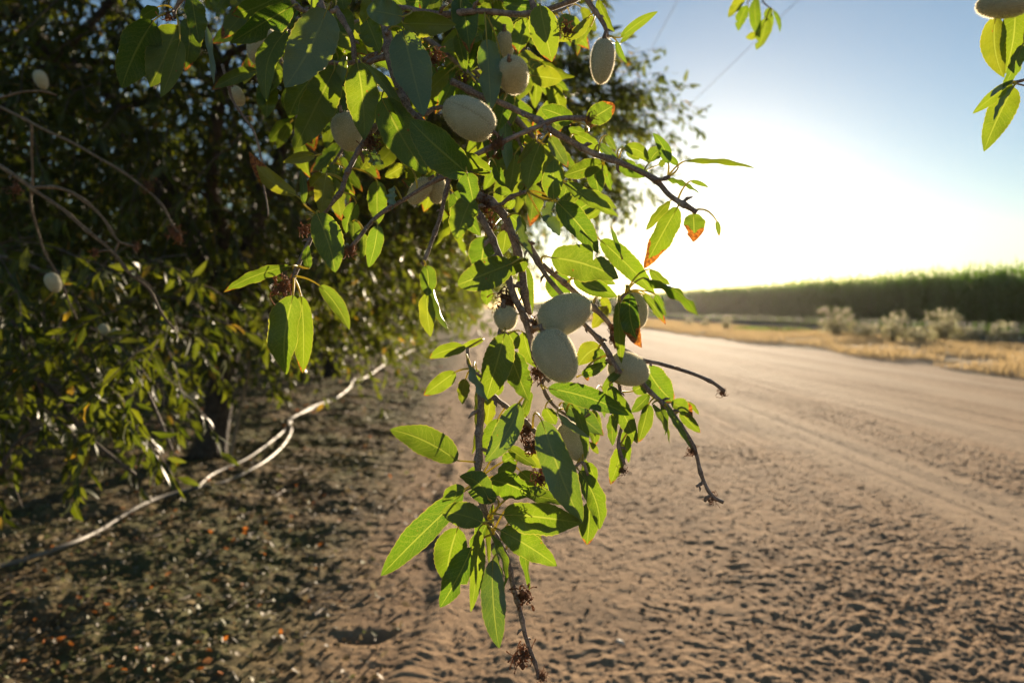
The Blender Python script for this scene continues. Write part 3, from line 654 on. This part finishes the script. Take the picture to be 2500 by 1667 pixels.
tree_obj('almond_tree',o1,[('trunk',t1[0].mesh('trunk',M_TRUNK)),('crown',t1[1].mesh('crown',M_CROWN)),('twigs',t1[2].mesh('twigs',M_TW2))],
 'nearest almond tree, dark trunk beside the pale irrigation pipe, crown filling the left','almond trees along the edge of the road')
var=[]
for s in (2,3):
    tb,cb,wb=make_tree(s,[((0,0,2.7),(2.5,2.7,2.2)),((1.6,0,2.2),(1.2,1.3,.9))],1500,16,.11,None,(.07,.115),.62)
    var.append((tb.mesh('trunk',M_TRUNK),cb.mesh('crown',M_CROWN),wb.mesh('twigs',M_TW2)))
words_=['second','third','fourth','fifth','sixth','seventh','eighth','ninth']
for i in range(8):
    y=9.6+5.3*i; m=var[i%2]
    r=tree_obj('almond_tree',L2W(-2.15,y),[('trunk',m[0]),('crown',m[1])]+([('twigs',m[2])] if i<2 else []),
      words_[i]+' almond tree back in the roadside row, counted from the nearest',GT)
    r.rotation_euler=(0,0,[0,.35,-.3,.2,-.15,.4,-.4,.1][i]); r.scale=(1,1,[1,.96,1.05,1,.98,1.03,.97,1][i])
k=0
for rowi,lat in enumerate((-8.2,-14.4)):
    for i in range(5 if rowi==0 else 4):
        y=3.0+5.4*i+rowi*2.2; m=var[k%2]; k+=1
        r=tree_obj('almond_tree',L2W(lat,y),[('trunk',m[0]),('crown',m[1])],
          ['almond tree in the row behind the roadside trees, deep in shade','almond tree in the farthest shaded row of the orchard'][rowi],
          ['almond trees in the second row','almond trees in the third row'][rowi])
        r.rotation_euler=(0,0,k*1.3); r.scale=(1.15,1.15,1.12)

# low drooping sprays close by on the left
b7=thing('almond_branch',P(-150,500,1.9),'blurred low sprays of almond leaves drooping at the left edge, glinting in the low sun','branch')
lb,tb=MB(),MB(); st=[];dr=[]
for k in range(150):
    x=rs.uniform(-150,470); y=rs.uniform(560,1030) if x<300 else rs.uniform(600,1000); 
    if x>330 and y>900: continue
    if x>400 and y>820: continue
    st.append(P(x,y,rs.uniform(1.55,2.5))); dr.append([rs.gauss(.3,.6),rs.gauss(-.1,.5),rs.uniform(-.5,.2)])
shoots(lb,tb,np.array(st),np.array(dr),.30,16,(.038,.07),.9,rad=.002)
for pix in ([(-100,620),(60,640),(200,740),(330,900),(420,1100)],[(0,1160),(30,1090),(90,1048),(140,1050)],[(-50,900),(120,940),(200,1050),(330,1160)],[(-50,700),(40,800),(110,980)]):
    tube(tb,twig_path(pix,1.8,1.9,step=.03),.0048,6)
lb.build('foliage',M_CROWN,b7); tb.build('twigs',M_TW2,b7)
rs2=random.Random(3)
for (x,y,d,a,b) in [(130,690,1.25,24,17),(285,815,1.8,14,11),(255,805,1.8,15,11),(100,195,1.6,22,15)]:
    fruit(b7,x,y,d,a,b,70,.1,.15,None,rs2,False)

# ---------------------------------------------------------------- ground
def soilfbm(x,y):
    wx=x+.10*vnoise(x*6,y*6,51); wy=y+.10*vnoise(x*6,y*6,52); tot=0; fr=8.0
    for k in range(6):
        a=.7*k+.3; u,v=wx*math.cos(a)-wy*math.sin(a),wx*math.sin(a)+wy*math.cos(a)
        n=vnoise(u*fr,v*fr,60+k)*2
        if k in (2,3,4): n=np.sign(n)*np.abs(n)**.75-.25*(1-np.abs(n))
        tot=tot+(.0008,.0009,.0014,.0021,.0022,.0014)[k]*n; fr*=1.85
    return tot*(.8+.6*np.clip(vnoise(x*1.7,y*1.3,70)+.25,0,1))
def height(lat,y):
    near=1.0/(1+np.maximum(y-12,0)*.04)
    lw=lat+.12*vnoise(lat*0,y*.3,33); rough=(1-.72*np.clip(sum(np.exp(-((lw-c)/w)**2) for c,w in ((2.55,.33),(4.05,.36),(5.5,.3),(6.6,.25))),0,1))*(1-.3*sst(3.5,5,lat))*sst(-.8,-.1,lat)*(.55+.9*np.clip(vnoise(lat*.8,y*.5,5)+.5,0,1))
    fl=1-sst(-.9,-.2,lat)
    h=rough*soilfbm(lat,y)*near
    h+=.010*vnoise(lat*2.4,y*1.1,4)*sst(-.8,0,lat)+(.012*vnoise(lat*6,y*.35,14)+.011*vnoise(lat*15,y*.4,15))*sst(1.2,2.2,lat)*(1-sst(7,7.6,lat))
    bl=lat+.16+.16*vnoise(y*1.3,y*.2,23)+.05*vnoise(y*5,y,24); h+=.022*np.exp(-(bl/.055)**2)*(.5+vnoise(y*3,y,25)+.3)+.016*np.exp(-((bl-.28)/.05)**2)*(.6+vnoise(y*4,y,26))
    h+=fl*(.03*vnoise(lat*5,y*5,6)+.018*vnoise(lat*17,y*17,7)+.010*vnoise(lat*45,y*45,9))
    h+=fl*.04*np.exp(-((lat+2.1)/.8)**2)
    vg=sst(7.2,8.2,lat+.5*vnoise(lat*.1,y*.35,21))*(1-sst(13.6,14.4,lat)); h+=vg*(.04+.10*(vnoise(lat*1.1,y*.8,10)+.3)+.04*vnoise(lat*5,y*5,11))*(1-.8*sst(11,13.5,lat))
    for (cx,cy,rr,dd) in [(-.37,2.03,.07,.03)]:
        h-=dd*np.exp(-(((lat-cx)/rr)**2+((y-cy)/(rr*.45))**2))
    return h
NR,NC=1350,1100
ys=1.25*(260/1.25)**(np.linspace(0,1,NR)); qs=np.linspace(-1.05,1.0,NC)
Yg=np.repeat(ys[:,None],NC,1); Xg=qs[None]*(Yg+1.2); LAT=Xg-ROW*Yg
Zg=height(LAT,Yg); V=np.stack([Xg,Yg,Zg],-1).reshape(-1,3)
i=np.arange(NR-1)[:,None]*NC; j=np.arange(NC-1)[None]
Q=np.stack([i+j,i+j+1,i+NC+j+1,i+NC+j],-1).reshape(-1,4); qlat=LAT.reshape(-1)[Q].mean(1)
def ground_material():
    T=NT('soil'); pos=T.n('TexCoord').outputs['Object']; sp=T.n('SeparateXYZ',{0:pos})
    lat=T.m_('SUBTRACT',sp.outputs[0],T.m_('MULTIPLY',sp.outputs[1],ROW))
    n1=T.noise(pos,1.3,5,.6); n2=T.noise(pos,17,6,.7); n3=T.noise(pos,110,4,.75)
    st=T.n('CombineXYZ',{0:T.m_('MULTIPLY',lat,3.4),1:T.m_('MULTIPLY',sp.outputs[1],.10)}).outputs[0]; stn=T.noise(st,1.6,5,.6)
    latn=T.m_('ADD',lat,T.m_('MULTIPLY',T.m_('SUBTRACT',n1,.5),1.1))
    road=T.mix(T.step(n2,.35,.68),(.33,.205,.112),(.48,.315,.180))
    lw=T.m_('ADD',lat,T.m_('MULTIPLY',T.m_('SUBTRACT',stn,.5),.5)); trk=None
    for c_,w_ in ((2.55,.42),(4.05,.45),(5.5,.4),(6.6,.3)):
        b_=T.m_('SUBTRACT',1.0,T.step(T.m_('ABSOLUTE',T.m_('SUBTRACT',lw,c_)),w_*.25,w_)); trk=b_ if trk is None else T.m_('MAXIMUM',trk,b_)
    road=T.mix(T.m_('MULTIPLY',trk,.55),road,(.50,.36,.23))
    road=T.mix(T.m_('MULTIPLY',T.step(stn,.45,.58),T.m_('MULTIPLY',T.step(lat,1.2,2.4),.45)),road,(.48,.335,.205))
    road=T.mix(T.m_('MULTIPLY',T.step(n3,.5,.7),.45),road,(.20,.135,.08)); road=T.mix(T.m_('MULTIPLY',T.step(T.noise(pos,2.6,5,.65),.45,.62),T.m_('SUBTRACT',.45,T.m_('MULTIPLY',T.step(lat,1.5,4.0),.35))),road,(.21,.14,.085))
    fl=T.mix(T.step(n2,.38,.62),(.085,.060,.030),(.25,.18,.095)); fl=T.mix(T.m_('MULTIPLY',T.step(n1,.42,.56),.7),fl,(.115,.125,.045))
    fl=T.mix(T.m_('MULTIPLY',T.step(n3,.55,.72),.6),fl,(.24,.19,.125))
    vg=T.mix(T.step(n2,.35,.65),(.29,.20,.10),(.48,.34,.18)); vg=T.mix(T.m_('MULTIPLY',T.step(n1,.42,.6),.5),vg,(.30,.24,.15))
    fk=T.mix(n1,(.20,.18,.16),(.27,.25,.23))
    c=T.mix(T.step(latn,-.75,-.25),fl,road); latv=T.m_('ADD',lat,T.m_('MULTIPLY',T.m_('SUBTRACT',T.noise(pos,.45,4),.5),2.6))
    c=T.mix(T.step(latv,7.3,8.1),c,vg); c=T.mix(T.step(lat,13.8,14.6),c,fk); c=T.mix(T.step(lat,17.6,18.0),c,(.10,.085,.05))
    n4=T.noise(pos,48,7,.75); bump=T.n('Bump',{'Strength':.8,'Distance':.014,'Height':T.m_('ADD',T.m_('MULTIPLY',n4,.9),T.m_('MULTIPLY',n3,.35))})
    return T.surf(T.n('BsdfPrincipled',{'Base Color':c,'Roughness':.95,'Specular IOR Level':.12,'Normal':bump.outputs[0]}).outputs[0])
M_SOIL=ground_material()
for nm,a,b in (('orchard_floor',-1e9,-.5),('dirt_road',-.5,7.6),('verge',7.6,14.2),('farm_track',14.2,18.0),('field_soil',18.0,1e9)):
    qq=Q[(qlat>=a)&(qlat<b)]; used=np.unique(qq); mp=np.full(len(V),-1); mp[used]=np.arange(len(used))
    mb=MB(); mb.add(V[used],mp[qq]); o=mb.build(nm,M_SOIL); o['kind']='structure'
mb=MB(); R=1200.; mb.add([[-R,-R,-.07],[R,-R,-.07],[R,R,-.07],[-R,R,-.07]],[[0,1,2,3]]); tag(mb.build('ground',M_SOIL,smooth=False),kind='structure')

def on_ground(lat,y): return np.stack([lat+ROW*y,y,height(lat,y)],-1)
# leaf litter
mb=MB(); n=34000; y=1.62+rng.random(n)**1.7*14; lat=-.25-rng.random(n)*2.4*(1+y*.14); keepm=rng.random(n)<(.25+.75*sst(-.35,-1.0,lat)); lat,y=lat[keepm],y[keepm]; n=len(y)
b=on_ground(lat,y)+np.stack([np.zeros(n),np.zeros(n),rng.uniform(.004,.02,n)],1)
dv=rng.normal(0,1,(n,3)); dv[:,2]*=.35; dv/=np.linalg.norm(dv,axis=1)[:,None]; nv=rng.normal(0,.6,(n,3))+[0,0,1]
L=rng.uniform(.008,.034,n); leaf_batch(mb,b,dv,nv,L,L*rng.uniform(.3,.7,n),rng.random(n))
def litter_material():
    T=NT('litter'); ra=T.n('Attribute',attribute_name='lcol').outputs['Alpha']
    c=T.mix(T.step(ra,.3,.5),(.08,.060,.030),(.20,.15,.08)); c=T.mix(T.step(ra,.60,.7),c,(.16,.17,.06)); c=T.mix(T.step(ra,.8,.86),c,(.32,.25,.15)); c=T.mix(T.step(ra,.962,.970),c,(.55,.17,.025))
    pr=T.n('BsdfPrincipled',{'Base Color':c,'Roughness':.6,'Specular IOR Level':.4}); tr=T.n('BsdfTranslucent',{'Color':c})
    return T.surf(T.n('MixShader',{0:.3,1:pr.outputs[0],2:tr.outputs[0]}).outputs[0])
M_LIT=litter_material()
tag(mb.build('leaf_litter',M_LIT),'fallen brown and orange leaves strewn under the trees','leaf litter',kind='stuff')
# clods and pebbles
def rocks(n,latf,yf,size,name,mat,label,cat):
    mb=MB(); lat=latf(n); y=yf(n); c=on_ground(lat,y); s=size(n)
    ico=np.array([[0,0,1],[.89,0,.45],[.28,.85,.45],[-.72,.53,.45],[-.72,-.53,.45],[.28,-.85,.45],[.72,.53,-.45],[-.28,.85,-.45],[-.89,0,-.45],[-.28,-.85,-.45],[.72,-.53,-.45],[0,0,-1]])
    f=np.array([[0,1,2],[0,2,3],[0,3,4],[0,4,5],[0,5,1],[1,6,2],[2,7,3],[3,8,4],[4,9,5],[5,10,1],[6,7,2],[7,8,3],[8,9,4],[9,10,5],[10,6,1],[11,7,6],[11,8,7],[11,9,8],[11,10,9],[11,6,10]])
    v=c[:,None]+ico[None]*s[:,None,None]*(1+rng.uniform(-.35,.35,(n,12,1)))*np.stack([rng.uniform(.7,1.4,n),rng.uniform(.7,1.3,n),rng.uniform(.4,.8,n)],1)[:,None]+[0,0,0]
    mb.add(v.reshape(-1,3),None,(f[None]+np.arange(n)[:,None,None]*12).reshape(-1,3))
    tag(mb.build(name,mat),label,cat,kind='stuff')
rocks(5000,lambda n:rng.uniform(-.7,3.6,n)+rng.normal(0,.4,n),lambda n:2.0+rng.random(n)**1.7*9,lambda n:.002+.0065*rng.random(n)**3,'soil_clods',M_SOIL,'small clods of dry soil on the rough part of the dirt road','clods')
rocks(5000,lambda n:-.3-rng.random(n)**.8*3.5,lambda n:2.0+rng.random(n)**1.5*9,lambda n:.003+.009*rng.random(n)**3,'pebbles',plain('pebble',(.20,.17,.12),.7,.5,30),'small stones and crumbs of soil among the fallen leaves','pebbles')
mb=MB()
for k in range(420):
    la=-.3-abs(rs.gauss(0,1.3)); y=2.2+rs.random()**1.6*9; p=on_ground(np.array(la),np.array(y)); an=rs.uniform(0,6.28); l=rs.uniform(.03,.14)
    d=np.array([math.cos(an),math.sin(an),rs.uniform(-.05,.15)]); e=np.array([-d[1],d[0],0])*l*rs.uniform(-.2,.2)
    tube(mb,[p+[0,0,.006],p+d*l*.5+e+[0,0,.01],p+d*l+[0,0,.006]],rs.uniform(.001,.0025),4)
tag(mb.build('fallen_twigs',M_TW2),'short broken twigs scattered over the orchard floor','twigs',kind='stuff')
# pale husk chip and dry stem on the road
mb=MB(); c=G(1513,1572,.02); tube(mb,[c+[-.014,.01,0],c+[-.006,.004,.006],c+[.006,-.004,.006],c+[.014,-.008,0]],[.003,.0075,.0075,.003],8)
tag(mb.build('almond_shell',plain('shell',(.52,.42,.32),.6,.2,300)),'pale split almond shell lying alone on the dirt road','shell')

# irrigation pipes
M_PIPE=plain('pipe_plastic',(.17,.145,.115),.55,.25,9,spec=.6)
Z4=lambda pts:[(x/2.352,800+y/2.352) for x,y in pts]
pA=Z4([(-250,1440),(0,1370),(200,1310),(400,1240),(560,1170),(720,1070),(900,980),(1160,910),(1290,885),(1500,780),(1620,680),(1670,590),(1655,535),(1720,495),(1880,430),(1950,390),(2010,340),(2030,300),(2100,285),(2215,208),(2330,150),(2400,110)])
pB=Z4([(1130,922),(1180,870),(1240,830),(1400,760),(1520,680),(1620,600),(1665,545),(1690,510),(1790,455),(1880,420),(1960,385)])
def pipe(pix,r,label,lift):
    w=[]
    for k,(x,y) in enumerate(pix):
        p=G(x,y); h=float(height(np.array(p[0]-ROW*p[1]),np.array(p[1]))); p=G(x,y,h+r*.7+lift); w.append(p)
    sp=smooth_path(w,.05); mb=MB(); tube(mb,sp,r,10); tag(mb.build('irrigation_pipe',M_PIPE),label,'pipe','irrigation pipes')
pipe(pA,.0105,'long pale irrigation pipe snaking along the tree row from the lower left',.004)
pipe(pB,.0095,'short second irrigation pipe looping above the long one near the first trunk',.008)
mb=MB(); c=Z4([(255,1205),(300,1222),(370,1215),(440,1195)]); tube(mb,smooth_path([G(x,y,.03) for x,y in c],.03),.007,8)
tag(mb.build('irrigation_pipe',M_PIPE),'short curved loose end of pipe left of the long one, in shade','pipe','irrigation pipes')
# stakes beside the trunks
M_STAKE=plain('weathered_stake',(.23,.17,.11),.8,.35,40,bump=.002)
for (bx,by,tx,ty,r,lab) in ((553,1136,612,872,.013,'thin leaning wooden stake beside the nearest trunk'),(929,889,931,822,.022,'small pale stake by the second trunk, further down the row')):
    b0=G(bx,by); d=(b0[1])/FWD[1]; tp=P(tx,ty,np.dot(b0-CAM,FWD)*1.0)
    mb=MB(); pts=smooth_path([b0-[0,0,.05],b0*.6+tp*.4+[.01,0,0],tp],.08); tube(mb,pts,np.linspace(r,r*.8,len(pts)),8)
    tag(mb.build('stake',M_STAKE),lab,'stake')

# ---------------------------------------------------------------- verge: dry grass, weeds
def blades(mb,base,h,w,lean,seg=2,ra=None):
    n=len(base); an=rng.uniform(0,2*math.pi,n); s=np.stack([np.cos(an),np.sin(an),np.zeros(n)],1); l=rng.normal(0,1,(n,3))*[1,1,0]*lean[:,None]
    w=w[:,None]; p0=base; p1=base+np.stack([np.zeros(n)]*2+[h*.6],1)+l*.35; p2=base+np.stack([np.zeros(n)]*2+[h],1)+l
    Vv=np.stack([p0-s*w,p0+s*w,p1+s*w*.7,p1-s*w*.7,p2],1).reshape(-1,3); k=np.arange(n)[:,None]*5
    q=(np.array([0,1,2,3])[None]+k); t=(np.array([3,2,4])[None]+k); c=np.zeros((n*5,4)); c[:,3]=np.repeat(rng.random(n) if ra is None else ra,5)
    mb.add(Vv,q,t,None,c)
def grass_mat(name,c1,c2,tr):
    T=NT(name); ra=T.n('Attribute',attribute_name='lcol').outputs['Alpha']; c=T.mix(ra,c1,c2)
    a=T.n('BsdfPrincipled',{'Base Color':c,'Roughness':.6}); b=T.n('BsdfTranslucent',{'Color':tuple(tr)+(1,)})
    return T.surf(T.n('MixShader',{0:.45,1:a.outputs[0],2:b.outputs[0]}).outputs[0])
M_DG=grass_mat('dry_grass',(.27,.19,.09),(.50,.37,.20),(.52,.38,.19))
mb=MB(); n=110000; y=9+rng.random(n)**1.3*75; lat=rng.uniform(7.2,14.3,n); dens=vnoise(lat*.9,y*.6,31)+.35*vnoise(lat*3,y*3,32); m=(dens>-.22+.25*sst(11.5,14,lat))&(lat+1.3*vnoise(0*lat,y*.35,21)>7.6); lat,y=lat[m],y[m]; n=len(y)
blades(mb,on_ground(lat,y),rng.uniform(.05,.17,n),rng.uniform(.003,.007,n)*(1+y*.03),rng.uniform(.02,.10,n))
tag(mb.build('dry_grass',M_DG),'low dry golden grass covering the bank beyond the road','grass',kind='stuff')
M_SEED=grass_mat('seed_fluff',(.52,.48,.33),(.74,.70,.50),(.80,.76,.52)); M_STEM=grass_mat('weed_stem',(.14,.14,.07),(.28,.25,.14),(.35,.32,.14)); M_WL=grass_mat('weed_leaf',(.17,.15,.08),(.30,.27,.16),(.32,.30,.14))
GW='dry weeds on the grassy bank'
def weed(x,yb,depth,h,w,label,dense=60,green=0.0,heads=True):
    b=G(x,yb,.12); b=P(x,yb,depth); la=b[0]-ROW*b[1]; b=on_ground(np.array(la),np.array(b[1]))
    r=thing('weed_plant',b,label,'weed',GW); st,hd,lf=MB(),MB(),MB()
    for k in range(dense):
        an=rs.uniform(0,6.28); rr=w*.5*math.sqrt(rs.random()); hf=rs.random()**1.2*.78+.25; rr*=.45+.75*hf; e=np.array([math.cos(an)*rr,math.sin(an)*rr*.8,h*hf]); m=e*.5+[-e[0]*.2,-e[1]*.2,0]
        tube(st,[[e[0]*.25,e[1]*.25,0],m,e],[.006,.005,.004],3,False,col=(0,0,0,rs.random()))
        if heads:
            for j in range(11):
                c=e+np.array([rs.gauss(0,.035),rs.gauss(0,.035),rs.uniform(-.09,.04)]); s=rs.uniform(.010,.026)
                for q in range(3):
                    a=nrm(np.array([rs.gauss(0,1) for _ in range(3)])); bb=nrm(np.cross(a,[rs.gauss(0,1) for _ in range(3)]))
                    hd.add([c-a*s,c+bb*s,c+a*s,c-bb*s],[[0,1,2,3]],col=(0,0,0,rs.random()))
    n=dense*4; an=rng.uniform(0,6.28,n); rr=w*.55*np.sqrt(rng.random(n)); bs=np.stack([np.cos(an)*rr,np.sin(an)*rr*.8,rng.uniform(0,h*.45,n)],1)
    blades(lf,bs,rng.uniform(.06,.16,n),rng.uniform(.008,.02,n),rng.uniform(.03,.10,n))
    st.build('stems',M_STEM,None).parent=r; lf.build('foliage',M_WL if not green else grass_mat('green_weed',(.06,.10,.02),(.14,.19,.05),(.25,.35,.05)),None).parent=r
    if heads: o=hd.build('seed_heads',M_SEED,None); o.parent=r; o['kind']='stuff'
weed(2040,822,23.0,.92,1.15,'roundest pale feathery weed bush, standing apart at the left of the weeds',80)
weed(2112,842,20.5,.42,.7,'low greyish weed between the round bush and the taller weeds',30)
weed(2180,846,18.6,.8,.65,'middle seed-headed weed with a few tall stalks',45)
weed(2240,848,18.2,.38,.8,'low spreading weed filling the gap before the tallest one',32)
weed(2303,842,19.0,0.9,.8,'tallest seed-headed weed, right of the middle of the bank',75)
weed(2370,842,19.0,.42,.6,'short weed just right of the tallest one',40)
weed(2456,848,18.0,.62,.95,'seed-headed weed nearest the right edge of the picture',40)
weed(1774,809,29.5,.62,.45,'small white-tipped weed standing alone near the far road edge',24)
weed(1722,802,33,.5,.5,'small pale weed behind the lone white-tipped one',18)
weed(1680,798,36,.5,.5,'farthest small pale weed on the bank',18)
weed(1905,818,25.5,.38,2.2,'low green weed patch left of the round bush',70,1,False)
weed(1835,813,27.5,.25,1.3,'low green weed patch farthest left before the track',40,1,False)

# ---------------------------------------------------------------- corn field
def corn_template(r,nl,hs):
    """strips of leaf quads for one plant of height hs"""
    V=[];Q=[];n=0
    for k in range(nl):
        z=hs*(.18+.70*k/nl); an=(k%2)*math.pi+r.uniform(-.7,.7); l=hs*r.uniform(.22,.34)*(1-.25*abs(k/nl-.5)); w=r.uniform(.045,.07); up=r.uniform(.5,1.0)
        d=np.array([math.cos(an),math.sin(an),0]); s=np.array([-d[1],d[0],0])
        for i,(f,g,ww) in enumerate(((0,0,.5),(.35,.32*up,1),(.72,.34*up,.8),(1.0,-.02,.05))):
            c=d*l*f+np.array([0,0,z+l*g*1.3]); V+= [c-s*w*ww,c+s*w*ww]
        for i in range(3): Q.append([n+2*i,n+2*i+1,n+2*i+3,n+2*i+2])
        n+=8
    for a in (0,1.57):
        s=np.array([math.cos(a),math.sin(a),0])*.014; V+=[-s,s,s*.5+[0,0,hs*.97],-s*.5+[0,0,hs*.97]]; Q.append([n,n+1,n+2,n+3]); n+=4
    for k in range(5):
        a=r.uniform(0,6.28); d=np.array([math.cos(a)*.09,math.sin(a)*.09,.16]) if k else np.array([0,0,.26]); s=np.array([-math.sin(a),math.cos(a),0])*.008
        b=np.array([0,0,hs*.94]); V+=[b-s,b+s,b+d+s,b+d-s]; Q.append([n,n+1,n+2,n+3]); n+=4
    return np.array(V),np.array(Q)
tp=[corn_template(np.random.default_rng(50+k),14,2.22) for k in range(6)]
M_CORN=grass_mat('corn_leaf',(.045,.10,.018),(.10,.17,.03),(.26,.48,.045))
mb=MB()
for row in range(7):
    lat0=18.3+.76*row; sp=.16 if row<3 else .26; ymax=[330,260,120,90,80,70,60][row]; y=10.0
    pos=[]
    while y<ymax: pos.append(y); y+=sp*rs.uniform(.7,1.3)*(1+max(0,y-60)*.006)
    pos=np.array(pos); n=len(pos); lat=lat0+rng.normal(0,.05,n); c=np.stack([lat+ROW*pos,pos,np.zeros(n)],1); which=rng.integers(0,6,n); a=rng.uniform(0,6.28,n); sc=rng.uniform(1.02,1.16,n)*(1+np.clip((pos-60)*.0004,0,.1))
    hz=1.03+.07*vnoise(pos*.08,lat,40)
    for k in range(6):
        m=which==k; Vt,Qt=tp[k]; ca,sa=np.cos(a[m])[:,None],np.sin(a[m])[:,None]
        wid=(1+np.clip(pos[m]-60,0,400)*.006)[:,None]
        X=(Vt[:,0]*ca-Vt[:,1]*sa)*wid; Yv=(Vt[:,0]*sa+Vt[:,1]*ca)*wid; Zv=Vt[:,2][None]*(sc[m]*hz[m])[:,None]
        vv=c[m][:,None]+np.stack([X,Yv,Zv],-1); kk=m.sum(); col=np.zeros((kk*len(Vt),4)); col[:,3]=np.repeat(rng.random(kk),len(Vt))
        mb.add(vv.reshape(-1,3),(Qt[None]+np.arange(kk)[:,None,None]*len(Vt)).reshape(-1,4),None,None,col)
tag(mb.build('corn_field',M_CORN),'tall green corn crop standing in a straight wall beyond the farm track','corn field',kind='stuff')

# ---------------------------------------------------------------- pole and wires
M_POLE=plain('pole_wood',(.16,.12,.09),.8,.3,6); M_WIRE=plain('wire',(.10,.10,.10),.5,.1,10)
pb=P(1455,751,50); pb[2]=0; pole=thing('utility_pole',pb,'thin utility pole rising behind the hanging leaves, far down the road','utility pole')
mb=MB(); tube(mb,[[0,0,-.1],[0,0,5],[0,0,10.9]],[.15,.125,.10],12); mb.build('pole',M_POLE,None).parent=pole
mb=MB(); mb.add(np.array([[x,yy,z] for x in (-1.25,1.25) for yy in (.08,.2) for z in (10.2,10.33)]),[[0,1,3,2],[4,6,7,5],[0,4,5,1],[2,3,7,6],[0,2,6,4],[1,5,7,3]]); mb.build('crossarm',M_POLE,None,smooth=False).parent=pole
for x in (-1.15,.02,1.15):
    mb=MB(); tube(mb,[[x,.14,10.33],[x,.14,10.38],[x,.14,10.42],[x,.14,10.5]],[.02,.06,.03,.045],8); mb.build('insulator',M_WIRE,None).parent=pole
def wire(x0,pxb,pyb,db,lab):
    a=pb+np.array([x0,.14,10.5]); b=P(pxb,pyb,db); d=b-a; e=a+d*1.8; pts=[]
    for t in np.linspace(0,1,24):
        p=a*(1-t)+e*t; p[2]-=4*t*(1-t)*.25; pts.append(p)
    mb=MB(); tube(mb,pts,.010,6); tag(mb.build('power_line',M_WIRE),lab,'power line','power lines')
wire(1.15,1930,0,22,'right-hand faint power line crossing the blue sky down to the pole')
wire(-1.15,1645,0,22,'left-hand faint power line rising from the pole beside the leaves')

# ---------------------------------------------------------------- haze box, added to imitate lens glare toward the sun
HB=1250.
mb=MB(); x0,x1,z0,z1=-HB,HB,-1.1,14.0
mb.add([[x,y,z] for x in (x0,x1) for y in (x0,x1) for z in (z0,z1)],[[0,1,3,2],[4,6,7,5],[0,4,5,1],[2,3,7,6],[0,2,6,4],[1,5,7,3]])
hm=bpy.data.materials.new('glare_haze'); hm.use_nodes=True; ht=hm.node_tree; ht.nodes.clear()
hv=ht.nodes.new('ShaderNodeVolumePrincipled'); hv.inputs['Color'].default_value=(1,.95,.88,1); hv.inputs['Density'].default_value=.00011; hv.inputs['Anisotropy'].default_value=.8
ht.links.new(hv.outputs[0],ht.nodes.new('ShaderNodeOutputMaterial').inputs['Volume'])
tag(mb.build('haze',hm,smooth=False),'thin haze added to imitate lens glare toward the low sun','haze',kind='stuff')
